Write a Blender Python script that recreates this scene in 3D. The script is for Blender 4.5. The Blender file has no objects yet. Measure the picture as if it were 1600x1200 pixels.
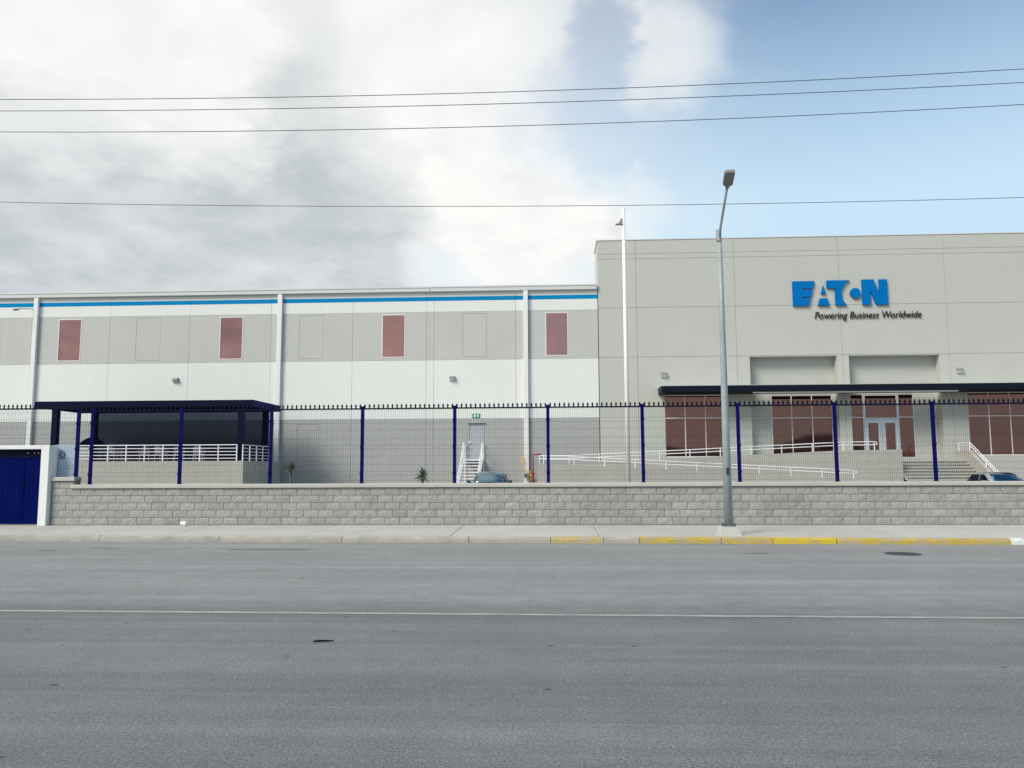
import bpy, bmesh, math, random
from mathutils import Vector, Matrix
random.seed(7)
SC = bpy.context.scene
COL = SC.collection
rad = math.radians

# ------------------------------------------------------------------ camera
CAM_Z = 1.66
f_px, pitch, roll, yaw = 1250.0, 0.1052, -0.0041, 0.0522
fw = Vector((-math.sin(yaw)*math.cos(pitch), math.cos(yaw)*math.cos(pitch), math.sin(pitch)))
rt = Vector((math.cos(yaw), math.sin(yaw), 0.0))
up = rt.cross(fw)
r2 = rt*math.cos(roll) + up*math.sin(roll)
u2 = -rt*math.sin(roll) + up*math.cos(roll)
cam_d = bpy.data.cameras.new('camera')
cam_d.sensor_width = 36.0
cam_d.lens = f_px/1600*36
cam_d.clip_start = 0.1
cam_d.clip_end = 12000
cam = bpy.data.objects.new('camera', cam_d)
COL.objects.link(cam)
mw = Matrix.Identity(4)
for i in range(3):
    mw[i][0], mw[i][1], mw[i][2] = r2[i], u2[i], -fw[i]
mw[2][3] = CAM_Z
cam.matrix_world = mw
SC.camera = cam

# ------------------------------------------------------------------ exposure
SC.view_settings.view_transform = 'Standard'
SC.view_settings.look = 'None'
SC.view_settings.exposure = 0.65
SC.view_settings.gamma = 1.0
SC.view_settings.use_curve_mapping = False
SC.cycles.max_bounces = 5
SC.cycles.transparent_max_bounces = 16
SC.cycles.use_denoising = True

# ------------------------------------------------------------------ sun
TO_SUN = Vector((-0.60, -0.62, 0.80)).normalized()
sun_d = bpy.data.lights.new('sun', 'SUN')
sun_d.energy = 2.2
sun_d.angle = rad(25)
sun_d.color = (1.0, 0.955, 0.87)
sun = bpy.data.objects.new('sun', sun_d)
COL.objects.link(sun)
sun.rotation_euler = (-TO_SUN).to_track_quat('-Z', 'Y').to_euler()
sun.location = (-30, -20, 60)

# ------------------------------------------------------------------ world: Nishita sky with a broken cloud layer
W = bpy.data.worlds.new('World')
SC.world = W
W.use_nodes = True
W.cycles.sampling_method = 'MANUAL'
W.cycles.sample_map_resolution = 256
wt = W.node_tree
wt.nodes.clear()


class NT:
    """small node-tree helper"""
    def __init__(s, t): s.t = t
    def n(s, typ, **k):
        nd = s.t.nodes.new(typ)
        for a, b in k.items(): setattr(nd, a, b)
        return nd
    def l(s, a, b): s.t.links.new(a, b)
    def put(s, sock, v):
        if isinstance(v, bpy.types.NodeSocket): s.l(v, sock)
        else: sock.default_value = v
    def m(s, op, a, b=None, c=None, clamp=False):
        nd = s.n('ShaderNodeMath', operation=op); nd.use_clamp = clamp
        s.put(nd.inputs[0], a)
        if b is not None: s.put(nd.inputs[1], b)
        if c is not None: s.put(nd.inputs[2], c)
        return nd.outputs[0]
    def vm(s, op, a, b=None, scale=None):
        nd = s.n('ShaderNodeVectorMath', operation=op)
        s.put(nd.inputs[0], a)
        if b is not None: s.put(nd.inputs[1], b)
        if scale is not None: s.put(nd.inputs['Scale'], scale)
        return nd.outputs['Value'] if op in ('DOT_PRODUCT', 'LENGTH') else nd.outputs[0]
    def noise(s, vec, scale, detail=4, rough=.55, dist=0, w=None):
        nd = s.n('ShaderNodeTexNoise')
        if w is not None:
            nd.noise_dimensions = '4D'; nd.inputs['W'].default_value = w
        if vec is not None: s.l(vec, nd.inputs['Vector'])
        nd.inputs['Scale'].default_value = scale
        nd.inputs['Detail'].default_value = detail
        nd.inputs['Roughness'].default_value = rough
        nd.inputs['Distortion'].default_value = dist
        return nd.outputs[0]
    def step(s, v, a, b, lo=0., hi=1., smooth=True):
        nd = s.n('ShaderNodeMapRange')
        nd.interpolation_type = 'SMOOTHSTEP' if smooth else 'LINEAR'
        s.put(nd.inputs[0], v)
        for i, q in enumerate((a, b, lo, hi)): s.put(nd.inputs[i+1], q)
        return nd.outputs[0]
    def mix(s, fac, a, b):
        nd = s.n('ShaderNodeMix', data_type='RGBA')
        s.put(nd.inputs[0], fac)
        for sock, v in ((nd.inputs[6], a), (nd.inputs[7], b)):
            if isinstance(v, bpy.types.NodeSocket): s.l(v, sock)
            else: sock.default_value = (*v, 1.0)
        return nd.outputs[2]
    def map(s, vec, scale=(1, 1, 1), loc=(0, 0, 0)):
        nd = s.n('ShaderNodeMapping')
        s.l(vec, nd.inputs[0])
        nd.inputs['Location'].default_value = loc
        nd.inputs['Scale'].default_value = scale
        return nd.outputs[0]


def build_world():
    T = NT(wt)
    out = T.n('ShaderNodeOutputWorld')
    bg = T.n('ShaderNodeBackground')
    bg.inputs['Strength'].default_value = 0.10
    T.l(bg.outputs[0], out.inputs[0])
    sky = T.n('ShaderNodeTexSky')
    sky.sky_type = 'NISHITA'
    sky.sun_disc = False
    sky.sun_elevation = math.asin(TO_SUN.z)
    sky.sun_rotation = math.atan2(TO_SUN.x, TO_SUN.y)
    sky.altitude = 1500
    sky.air_density = 1.0
    sky.dust_density = 0.8
    sky.ozone_density = 1.0
    tc = T.n('ShaderNodeTexCoord')
    d = tc.outputs['Generated']
    sep = T.n('ShaderNodeSeparateXYZ'); T.l(d, sep.inputs[0])
    dx, dy, dz = sep.outputs
    zc = T.m('MAXIMUM', dz, 0.0)
    inv = T.m('DIVIDE', 1.0, T.m('ADD', zc, 0.22))
    p = T.vm('SCALE', d, scale=inv)
    # two noise fields on the cloud layer; their colour channels give independent values
    def field(loc, scale, detail, dist):
        nd = T.n('ShaderNodeTexNoise')
        T.l(T.vm('ADD', p, loc), nd.inputs['Vector'])
        nd.inputs['Scale'].default_value = scale
        nd.inputs['Detail'].default_value = detail
        nd.inputs['Roughness'].default_value = .58
        nd.inputs['Distortion'].default_value = dist
        sp = T.n('ShaderNodeSeparateColor'); T.l(nd.outputs['Color'], sp.inputs[0])
        return nd.outputs['Color'], sp.outputs
    cA, nA = field((2.3, 7.1, 1.4), 1.9, 5, .3)
    cB, nB = field((5.7, 1.9, 8.2), 6.5, 4, .2)
    fA = T.m('SUBTRACT', nA[0], .5)
    fB = T.m('SUBTRACT', nB[0], .5)
    wob = T.vm('ADD', T.vm('SCALE', T.vm('SUBTRACT', cA, (.5, .5, .5)), scale=.16), T.vm('SCALE', T.vm('SUBTRACT', cB, (.5, .5, .5)), scale=.09))
    dd = T.vm('NORMALIZE', T.vm('ADD', d, wob))

    def lump(px, py, r, amp):
        v = (r2*((px-800)/f_px) + u2*((600-py)/f_px) + fw).normalized()
        return T.step(T.vm('DOT_PRODUCT', dd, tuple(v)), math.cos(r), 1.0, 0.0, amp)

    def total(base, items):
        for a in items: base = T.m('ADD', base, lump(*a))
        return base
    # broken deck over the left half of the sky, opening to clear air on the right
    sep2 = T.n('ShaderNodeSeparateXYZ'); T.l(dd, sep2.inputs[0])
    hl = T.m('SQRT', T.m('ADD', T.m('MULTIPLY', sep2.outputs[0], sep2.outputs[0]), T.m('ADD', T.m('MULTIPLY', sep2.outputs[1], sep2.outputs[1]), 1e-4)))
    az = T.m('DIVIDE', sep2.outputs[0], hl)
    bias = T.step(az, 0.20, -0.24, 0.0, .80)
    cov = T.m('ADD', bias, T.m('ADD', T.m('MULTIPLY', fA, .75), T.m('MULTIPLY', fB, .55)))
    cov = total(cov, ((1045, 62, .100, .52), (800, 300, .14, .45), (985, 318, .07, .34), (820, 95, .13, .24), (945, 60, .055, -.36),
                      (880, 205, .10, -.38), (775, 222, .07, -.30), (690, 432, .06, -.22), (850, 425, .06, -.14), (850, 350, .10, .30), (900, 410, .09, .22)))
    veil = T.step(az, .34, -.08, 1.0, .55)
    mask = T.m('SUBTRACT', 1.0, T.m('MULTIPLY', veil, T.step(cov, 0.06, 0.86, 1.0, 0.0)))
    # light and shade of the deck: thick parts go grey, edges and tops stay bright
    thick = T.step(cov, 0.25, 1.10)
    low = T.step(dz, 0.55, 0.15, .25, .8)
    shade = T.m('MULTIPLY', T.step(T.m('ADD', nA[1], T.m('MULTIPLY', fB, .22)), 0.36, 0.76), low)
    shade = total(shade, ((330, 340, .26, .44), (40, 410, .26, .68), (180, 430, .22, .55), (480, 440, .20, .40), (600, 375, .12, .22), (20, 30, .13, .35), (430, 40, .12, .25),
                          (450, 385, .055, -.40), (200, 110, .20, -.95), (140, 428, .06, -.30), (800, 285, .13, -.55), (700, 70, .14, -.35)))
    soft = T.step(T.m('ADD', T.m('MULTIPLY', nA[2], .65), T.m('MULTIPLY', nB[1], .35)), .40, .66, 0.0, .34)
    shade = T.m('MAXIMUM', shade, 0.0)
    shade = T.m('MULTIPLY', T.m('MINIMUM', T.m('ADD', shade, soft), 1.0), thick)
    cl = T.mix(shade, (6.25, 6.25, 6.10), (3.2, 3.55, 3.78))
    skyc = T.vm('MULTIPLY', sky.outputs[0], (.82, 1.02, 1.02))
    haze = T.step(dz, 0.54, 0.30, 0.08, 0.90, False)
    skyc = T.mix(haze, skyc, (3.95, 5.2, 6.2))
    col = T.mix(mask, skyc, cl)
    T.l(col, bg.inputs['Color'])


build_world()

# ------------------------------------------------------------------ materials
MATS = {}


def mat(name, col, rough=.7, metal=0., var=.07, vs=1.5, bump=0., bs=60., rnd=0., streak=0., spec=.5, coat=0., coord='Object'):
    """procedural material: base colour broken by noise, optional rain streaks, per-object variation and fine relief"""
    m = bpy.data.materials.new(name); m.use_nodes = True
    T = NT(m.node_tree)
    b = m.node_tree.nodes['Principled BSDF']
    tc = T.n('ShaderNodeTexCoord'); o = tc.outputs[coord]
    oi = T.n('ShaderNodeObjectInfo')
    vec = T.vm('ADD', o, T.vm('SCALE', (7.3, 3.1, 5.7), scale=T.m('MULTIPLY', oi.outputs['Random'], 9.0)))
    k = T.step(T.noise(vec, vs, 5, .6), .25, .75, 1-var, 1+var, False)
    k = T.m('MULTIPLY', k, T.step(T.noise(vec, vs*11, 3, .6), .25, .75, 1-var*.5, 1+var*.5, False))
    if streak:
        s = T.noise(T.map(vec, (3.0, 3.0, .12)), 1.6, 4, .6)
        k = T.m('MULTIPLY', k, T.step(s, .45, .8, 1.0, 1-streak))
    if rnd:
        k = T.m('MULTIPLY', k, T.step(oi.outputs['Random'], 0, 1, 1-rnd, 1+rnd, False))
    T.l(T.vm('SCALE', col, scale=k), b.inputs['Base Color'])
    b.inputs['Roughness'].default_value = rough
    b.inputs['Metallic'].default_value = metal
    b.inputs['Specular IOR Level'].default_value = spec
    b.inputs['Coat Weight'].default_value = coat
    rr = T.step(T.noise(vec, vs*4, 3), .3, .7, max(rough-.08, .02), min(rough+.08, 1), False)
    T.l(rr, b.inputs['Roughness'])
    if bump:
        bn = T.n('ShaderNodeBump')
        bn.inputs['Strength'].default_value = bump
        bn.inputs['Distance'].default_value = .01
        T.l(T.noise(vec, bs, 4, .6), bn.inputs['Height'])
        T.l(bn.outputs[0], b.inputs['Normal'])
    MATS[name] = m
    return m


mat('wall_white', (.70, .725, .69), .75, var=.02, vs=.5, streak=.03, bump=.05, bs=30)
mat('wall_grey', (.475, .485, .46), .75, var=.025, vs=.5, streak=.018, bump=.05, bs=30)
mat('wall_dark', (.36, .37, .355), .75, var=.03, vs=.6, streak=.04, bump=.05, bs=30)
mat('office_grey', (.47, .48, .438), .75, var=.025, vs=.4, streak=.018, bump=.05, bs=30)
mat('joint_core', (.30, .30, .29), .9)
mat('blue_stripe', (.005, .225, .49), .7, var=.04, spec=.02)
mat('sign_blue', (.0015, .15, .44), .6, var=.03, spec=.02)
mat('sign_black', (.012, .012, .02), .6, spec=.1)
mat('trim_white', (.74, .75, .75), .5, var=.03, streak=.03)
mat('trim_grey', (.62, .63, .62), .5, var=.03, streak=.05)
mat('frame_pink', (.70, .66, .66), .4, var=.02)
mat('alu', (.62, .65, .68), .35, metal=.3, var=.03)
mat('navy', (.004, .005, .085), .55, var=.08, vs=3, spec=.04)
mat('navy_wire', (.008, .010, .05), .7, var=.05, vs=3, spec=.08)
mat('navy_gate', (.0012, .0055, .078), .6, var=.12, vs=1.2, streak=.12, spec=.02)
mat('navy_dark', (.003, .004, .022), .6, var=.08, spec=.08)
mat('canopy', (.005, .008, .020), .55, var=.06, spec=.12)
mat('canopy_lip', (.42, .44, .46), .5)
mat('plaster_white', (.74, .74, .73), .8, var=.04, vs=1, bump=.1, bs=25, streak=.06)
mat('pale_blue', (.47, .57, .67), .7, var=.03, bump=.05)
mat('black', (.008, .008, .009), .6)
mat('black_cloth', (.002, .002, .006), .9, spec=.03)
mat('rail_white', (.80, .80, .82), .4, var=.02)
mat('concrete', (.40, .39, .35), .85, var=.07, vs=.9, bump=.25, bs=18, streak=.10)
mat('concrete_cap', (.43, .425, .39), .85, var=.08, vs=1.3, bump=.3, bs=22, streak=.05)
mat('sidewalk', (.415, .41, .38), .88, var=.10, vs=.8, bump=.35, bs=35, rnd=.03)
mat('block', (.312, .314, .290), .92, var=.14, vs=6, bump=1.0, bs=38, rnd=.10, spec=.3)
mat('mortar', (.17, .17, .155), .95, var=.1, bump=.3)
mat('kerb', (.33, .315, .28), .9, var=.22, vs=2.2, bump=.5, bs=30, rnd=.05)
mat('lamp_steel', (.30, .34, .355), .55, metal=.15, var=.12, vs=4, spec=.3)
mat('lamp_head', (.21, .21, .20), .5, metal=.2, var=.06)
mat('lamp_lens', (.36, .32, .25), .25, var=.05)
mat('mast_white', (.78, .78, .76), .4, var=.03)
mat('wire', (.05, .05, .055), .6)
mat('housing', (.28, .28, .29), .45, metal=.3)
mat('lens_white', (.80, .81, .80), .25)
mat('door_grey', (.36, .39, .42), .5, var=.02)
mat('exit_green', (.010, .24, .13), .4)
mat('white_print', (.78, .82, .80), .5)
mat('yellow_pipe', (.72, .40, .01), .4, var=.05)
mat('red_pipe', (.32, .012, .02), .4, var=.05)
mat('meter', (.35, .37, .40), .4, metal=.4)
mat('yucca_leaf', (.095, .125, .075), .6, var=.25, vs=5)
mat('yucca_dry', (.13, .115, .085), .9, var=.2, vs=6)
mat('soil', (.17, .14, .105), .95, var=.2, vs=.6, bump=.5, bs=8)
mat('yard', (.22, .215, .205), .9, var=.12, vs=.4, bump=.3, bs=30)
mat('hill', (.045, .05, .045), 1, var=.3, vs=.01)
mat('cup', (.82, .82, .80), .45, var=.02)
mat('debris', (.006, .006, .006), .8, spec=.05)
mat('iron', (.050, .052, .055), .6, metal=.4, var=.2, vs=12, bump=.5, bs=60)
mat('pebble', (.22, .21, .19), .9, var=.2, vs=20)
mat('car_teal', (.030, .065, .085), .25, metal=.4, coat=.7)
mat('car_silver', (.50, .53, .56), .25, metal=.6, coat=.6)
mat('tyre', (.02, .02, .02), .9)
mat('rim', (.45, .46, .48), .3, metal=.8)
mat('headlight', (.75, .77, .8), .1)
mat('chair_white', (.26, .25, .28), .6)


def mirror_glass(name, tint, rough=.03):
    m = bpy.data.materials.new(name); m.use_nodes = True
    T = NT(m.node_tree)
    b = m.node_tree.nodes['Principled BSDF']
    tc = T.n('ShaderNodeTexCoord')
    k = T.step(T.noise(tc.outputs['Object'], .8, 3), .3, .7, .92, 1.08, False)
    T.l(T.vm('SCALE', tint, scale=k), b.inputs['Base Color'])
    b.inputs['Metallic'].default_value = 1.0
    b.inputs['Roughness'].default_value = rough
    bn = T.n('ShaderNodeBump'); bn.inputs['Strength'].default_value = .04; bn.inputs['Distance'].default_value = .02
    T.l(T.noise(tc.outputs['Object'], .9, 2), bn.inputs['Height'])
    T.l(bn.outputs[0], b.inputs['Normal'])
    MATS[name] = m


mirror_glass('glass_upper', (.36, .205, .20))
mirror_glass('glass_lower', (.195, .090, .064))
mirror_glass('car_glass', (.20, .30, .36), .04)
mirror_glass('car_glass_blue', (.05, .19, .33), .04)
mirror_glass('car_glass_dark', (.02, .035, .07), .04)


def screen_material():
    m = bpy.data.materials.new('shade_screen'); m.use_nodes = True
    T = NT(m.node_tree); m.node_tree.nodes.clear()
    out = T.n('ShaderNodeOutputMaterial')
    tr = T.n('ShaderNodeBsdfTransparent'); tr.inputs[0].default_value = (.34, .38, .44, 1)
    df = T.n('ShaderNodeBsdfDiffuse'); df.inputs[0].default_value = (.003, .004, .016, 1)
    mx = T.n('ShaderNodeMixShader'); mx.inputs[0].default_value = .25
    T.l(tr.outputs[0], mx.inputs[1]); T.l(df.outputs[0], mx.inputs[2]); T.l(mx.outputs[0], out.inputs[0])
    MATS['shade_screen'] = m


screen_material()


def asphalt():
    m = bpy.data.materials.new('asphalt'); m.use_nodes = True
    T = NT(m.node_tree)
    b = m.node_tree.nodes['Principled BSDF']
    tc = T.n('ShaderNodeTexCoord'); o = tc.outputs['Object']
    sep = T.n('ShaderNodeSeparateXYZ'); T.l(o, sep.inputs[0])
    big = T.noise(o, .35, 4, .55)
    mid = T.noise(o, 2.6, 5, .6)
    fin = T.noise(o, 48, 3, .75)
    grit = T.noise(o, 140, 1, .6)
    lane = T.noise(T.map(o, (.05, .9, 1)), 1.0, 4, .6)
    lane2 = T.noise(T.map(o, (.10, 5.5, 1)), 1.0, 5, .65)
    k = T.step(big, .3, .7, .90, 1.10, False)
    k = T.m('MULTIPLY', k, T.step(mid, .3, .7, .93, 1.07, False))
    k = T.m('MULTIPLY', k, T.step(fin, .3, .7, .50, 1.50, False))
    k = T.m('MULTIPLY', k, T.step(grit, .3, .7, .70, 1.30, False))
    k = T.m('MULTIPLY', k, T.step(lane, .3, .7, .85, 1.15, False))
    k = T.m('MULTIPLY', k, T.step(lane2, .3, .7, .88, 1.12, False))
    # scattered stains and pale scuffs
    vo = T.n('ShaderNodeTexVoronoi', voronoi_dimensions='2D'); vo.inputs['Scale'].default_value = 1.3
    T.l(T.vm('ADD', o, T.vm('SCALE', (1, 1, 0), scale=T.m('MULTIPLY', T.noise(o, 14, 2), .05))), vo.inputs['Vector'])
    vs_ = T.n('ShaderNodeSeparateColor'); T.l(vo.outputs['Color'], vs_.inputs[0])
    rad_ = T.step(vs_.outputs[0], .70, 1.0, 0.0, .050)
    spot = T.step(vo.outputs['Distance'], T.m('MULTIPLY', rad_, .7), T.m('ADD', rad_, .004), .42, 1.0)
    k = T.m('MULTIPLY', k, spot)
    vo2 = T.n('ShaderNodeTexVoronoi', voronoi_dimensions='2D'); vo2.inputs['Scale'].default_value = 38
    T.l(o, vo2.inputs['Vector'])
    stone = T.step(vo2.outputs['Distance'], .16, .34, 1.0, 0.0)
    pick = T.step(T.noise(o, 21, 1), .56, .66)
    far_lane = T.step(T.m('ADD', sep.outputs[1], T.m('MULTIPLY', T.m('SUBTRACT', mid, .5), 1.2)), 8.7, 11.5)
    col = T.vm('SCALE', T.mix(far_lane, (.143, .154, .158), (.214, .224, .227)), scale=k)
    col = T.mix(T.m('MULTIPLY', T.m('MULTIPLY', stone, pick), .55), col, (.30, .30, .285))
    # dust that gathers towards the gutter
    dust = T.m('MULTIPLY', T.step(sep.outputs[1], 14.2, 18.2), T.step(T.noise(T.map(o, (.35, 1.4, 1)), 1.5, 5, .6), .30, .66))
    col = T.mix(T.m('MULTIPLY', dust, .55), col, (.25, .24, .22))
    T.l(col, b.inputs['Base Color'])
    b.inputs['Roughness'].default_value = .86
    b.inputs['Specular IOR Level'].default_value = .35
    bn = T.n('ShaderNodeBump'); bn.inputs['Strength'].default_value = .55; bn.inputs['Distance'].default_value = .008
    T.l(T.m('ADD', fin, T.m('MULTIPLY', grit, .6)), bn.inputs['Height'])
    T.l(bn.outputs[0], b.inputs['Normal'])
    MATS['asphalt'] = m


asphalt()


def worn_paint(name, paint, under, a, b_, scale=3.0, stretch=(1, 1, 1)):
    m = bpy.data.materials.new(name); m.use_nodes = True
    T = NT(m.node_tree)
    bs = m.node_tree.nodes['Principled BSDF']
    tc = T.n('ShaderNodeTexCoord'); o = tc.outputs['Object']
    w = T.noise(T.map(o, stretch), scale, 8, .7)
    w = T.step(w, a, b_)
    k = T.step(T.noise(o, 30, 3), .3, .7, .85, 1.15, False)
    col = T.vm('SCALE', T.mix(w, paint, under), scale=k)
    T.l(col, bs.inputs['Base Color'])
    bs.inputs['Roughness'].default_value = .8
    bn = T.n('ShaderNodeBump'); bn.inputs['Strength'].default_value = .4; bn.inputs['Distance'].default_value = .006
    T.l(T.noise(o, 35, 4), bn.inputs['Height']); T.l(bn.outputs[0], bs.inputs['Normal'])
    MATS[name] = m


worn_paint('kerb_yellow', (.43, .305, .045), (.33, .29, .20), .42, .60, 3.0, (1, 3, 3))
worn_paint('kerb_bright', (.50, .37, .022), (.36, .29, .15), .48, .64, 3.0, (1, 3, 3))
worn_paint('kerb_faded', (.42, .325, .11), (.34, .31, .24), .44, .60, 3.0, (1, 3, 3))
worn_paint('kerb_white', (.60, .60, .58), (.38, .37, .34), .50, .75)
worn_paint('lane_paint', (.37, .37, .335), (.20, .205, .20), .38, .66, 5.0, (.5, 3, 1))

# ------------------------------------------------------------------ mesh builder


class MB:
    def __init__(s): s.v = []; s.f = []
    def add(s, vs, fs):
        k = len(s.v); s.v += [tuple(v) for v in vs]; s.f += [tuple(i+k for i in q) for q in fs]; return s
    def box(s, x0, x1, y0, y1, z0, z1):
        return s.add([(x0, y0, z0), (x1, y0, z0), (x1, y1, z0), (x0, y1, z0), (x0, y0, z1), (x1, y0, z1), (x1, y1, z1), (x0, y1, z1)],
                     [(0, 3, 2, 1), (4, 5, 6, 7), (0, 1, 5, 4), (1, 2, 6, 5), (2, 3, 7, 6), (3, 0, 4, 7)])
    def hexa(s, pts):
        return s.add(pts, [(0, 3, 2, 1), (4, 5, 6, 7), (0, 1, 5, 4), (1, 2, 6, 5), (2, 3, 7, 6), (3, 0, 4, 7)])
    def tube(s, path, r, n=8, caps=True):
        path = [Vector(p) for p in path]
        rs = r if isinstance(r, (list, tuple)) else [r]*len(path)
        rings = []
        t0 = (path[1]-path[0]).normalized()
        ref = Vector((0, 0, 1)) if abs(t0.z) < .9 else Vector((1, 0, 0))
        base = len(s.v)
        for i, p in enumerate(path):
            if i == 0: t = path[1]-p
            elif i == len(path)-1: t = p-path[i-1]
            else: t = (path[i+1]-p).normalized() + (p-path[i-1]).normalized()
            t.normalize()
            a = (ref - t*ref.dot(t)).normalized(); c = t.cross(a); ref = a
            for j in range(n):
                an = 2*math.pi*(j+.5)/n
                s.v.append(tuple(p + (a*math.cos(an) + c*math.sin(an))*rs[i]))
        for i in range(len(path)-1):
            for j in range(n):
                k = (j+1) % n
                s.f.append((base+i*n+j, base+i*n+k, base+(i+1)*n+k, base+(i+1)*n+j))
        if caps:
            s.f.append(tuple(base+j for j in range(n))[::-1])
            s.f.append(tuple(base+(len(path)-1)*n+j for j in range(n)))
        return s
    def prism(s, poly, axis, a, b):
        """poly of 2-D points extruded along an axis between a and b"""
        def P(u, v, w): return {'y': (u, w, v), 'x': (w, u, v), 'z': (u, v, w)}[axis]
        n = len(poly)
        vs = [P(u, v, a) for u, v in poly] + [P(u, v, b) for u, v in poly]
        fs = [tuple(range(n)), tuple(range(2*n-1, n-1, -1))] + [(i, i+n, (i+1) % n+n, (i+1) % n) for i in range(n)]
        return s.add(vs, fs)
    def lathe(s, prof, n=16, c=(0, 0, 0)):
        k = len(s.v)
        for r, z in prof:
            for j in range(n):
                an = 2*math.pi*j/n
                s.v.append((c[0]+r*math.cos(an), c[1]+r*math.sin(an), c[2]+z))
        for i in range(len(prof)-1):
            for j in range(n):
                q = (j+1) % n
                s.f.append((k+i*n+j, k+i*n+q, k+(i+1)*n+q, k+(i+1)*n+j))
        s.f.append(tuple(k+j for j in range(n))[::-1])
        s.f.append(tuple(k+(len(prof)-1)*n+j for j in range(n)))
        return s
    def mesh(s, name, m, org=(0, 0, 0), smooth=False):
        me = bpy.data.meshes.new(name)
        o = Vector(org)
        me.from_pydata([tuple(Vector(v)-o) for v in s.v], [], s.f)
        bm = bmesh.new(); bm.from_mesh(me)
        bmesh.ops.recalc_face_normals(bm, faces=bm.faces)
        bm.to_mesh(me); bm.free()
        me.materials.append(MATS[m] if isinstance(m, str) else m)
        if smooth:
            for p in me.polygons: p.use_smooth = True
        return me


def link(name, data, parent=None, loc=(0, 0, 0)):
    o = bpy.data.objects.new(name, data)
    COL.objects.link(o)
    o.location = loc
    if parent is not None: o.parent = parent
    return o


def tag(o, label=None, cat=None, group=None, kind=None):
    if label: o['label'] = label
    if cat: o['category'] = cat
    if group: o['group'] = group
    if kind: o['kind'] = kind
    return o


ORG = {}


def thing(name, loc, label, cat, group=None):
    o = link(name, None, None, loc)
    o.empty_display_size = .3
    ORG[o.name] = Vector(loc)
    return tag(o, label, cat, group)


def org_of(o):
    return ORG[o.name]


def part(name, mb, m, parent, smooth=False, bevel=0., seg=2):
    """vertices are given in world space; the part keeps its thing's origin"""
    og = org_of(parent)
    o = link(name, mb.mesh(name, m, og, smooth), parent)
    ORG[o.name] = og
    if bevel: bev(o, bevel, seg)
    return o


def solo(name, mb, m, loc, smooth=False, bevel=0., **k):
    o = link(name, mb.mesh(name, m, loc, smooth), None, loc)
    ORG[o.name] = Vector(loc)
    if bevel: bev(o, bevel)
    return tag(o, **k)


def bev(o, w, seg=2):
    md = o.modifiers.new('bevel', 'BEVEL'); md.width = w; md.segments = seg; md.limit_method = 'ANGLE'; md.angle_limit = rad(40)


def pane_with_holes(mb, x0, x1, z0, z1, yf, yb, holes=()):
    """a wall slab (front at yf, back at yb) with rectangular openings; opening sides run through to the back"""
    xs = sorted({x0, x1, *[h[0] for h in holes], *[h[1] for h in holes]})
    zs = sorted({z0, z1, *[h[2] for h in holes], *[h[3] for h in holes]})
    def solid(i, j):
        if i < 0 or j < 0 or i >= len(xs)-1 or j >= len(zs)-1: return False
        cx, cz = (xs[i]+xs[i+1])/2, (zs[j]+zs[j+1])/2
        return not any(h[0] < cx < h[1] and h[2] < cz < h[3] for h in holes)
    for i in range(len(xs)-1):
        for j in range(len(zs)-1):
            if not solid(i, j): continue
            a, b, c, d = xs[i], xs[i+1], zs[j], zs[j+1]
            mb.add([(a, yf, c), (b, yf, c), (b, yf, d), (a, yf, d)], [(0, 1, 2, 3)])
            for ok, q in ((solid(i-1, j), ((a, c), (a, d))), (solid(i+1, j), ((b, d), (b, c))), (solid(i, j-1), ((b, c), (a, c))), (solid(i, j+1), ((a, d), (b, d)))):
                if not ok:
                    (u, v), (w, t) = q
                    mb.add([(u, yf, v), (w, yf, t), (w, yb, t), (u, yb, v)], [(0, 1, 2, 3)])
    return mb


def noflip_mesh(mb, name, m, org):
    me = bpy.data.meshes.new(name)
    o = Vector(org)
    me.from_pydata([tuple(Vector(v)-o) for v in mb.v], [], mb.f)
    me.materials.append(MATS[m])
    return me


def wallpart(name, mb, m, parent):
    og = org_of(parent)
    bmm = noflip_mesh(mb, name, m, og)
    bm = bmesh.new(); bm.from_mesh(bmm); bmesh.ops.remove_doubles(bm, verts=bm.verts, dist=1e-5)
    bmesh.ops.recalc_face_normals(bm, faces=bm.faces); bm.to_mesh(bmm); bm.free()
    o = link(name, bmm, parent); ORG[o.name] = og
    return o


# ================================================================== SETTING
G = MB(); G.add([(-4000, -4000, -.03), (4000, -4000, -.03), (4000, 4000, -.03), (-4000, 4000, -.03)], [(0, 1, 2, 3)])
solo('ground', G, 'soil', (0, 0, -.03), kind='structure')

def kerb_y(x): return 18.12 - .030*max(min(x, 30), -30)

road = link('road', None, None, (0, 0, 0)); road['kind'] = 'structure'; ORG[road.name] = Vector((0, 0, 0))
R = MB()
R.add([(-250, -3.5, 0), (250, -3.5, 0), (250, kerb_y(30)+.1, 0), (30, kerb_y(30)+.1, 0), (-30, kerb_y(-30)+.1, 0), (-250, kerb_y(-30)+.1, 0)], [(0, 1, 2, 3, 4, 5)])
part('asphalt', R, 'asphalt', road)
L = MB(); L.add([(-200, 11.49, .004), (200, 7.09, .004), (200, 7.19, .004), (-200, 11.59, .004)], [(0, 1, 2, 3)])
part('lane_line', L, 'lane_paint', road)
worn_paint('tar', (.075, .076, .078), (.15, .153, .152), .46, .58, 2.5, (.5, 2.5, 1))
for cx, cy, w, h in ((-5.9, 16.6, 1.0, .10), (-9.6, 16.9, .35, .06), (3.9, 16.0, .28, .05), (-10.6, 16.4, .25, .05)):
    t = MB(); n = 14
    t.add([(cx+w*math.cos(2*math.pi*i/n)*random.uniform(.8, 1.1), cy+h*math.sin(2*math.pi*i/n)*random.uniform(.7, 1.2), .004) for i in range(n)], [tuple(range(n))])
    part('tar_patch', t, 'tar', road)

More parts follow.
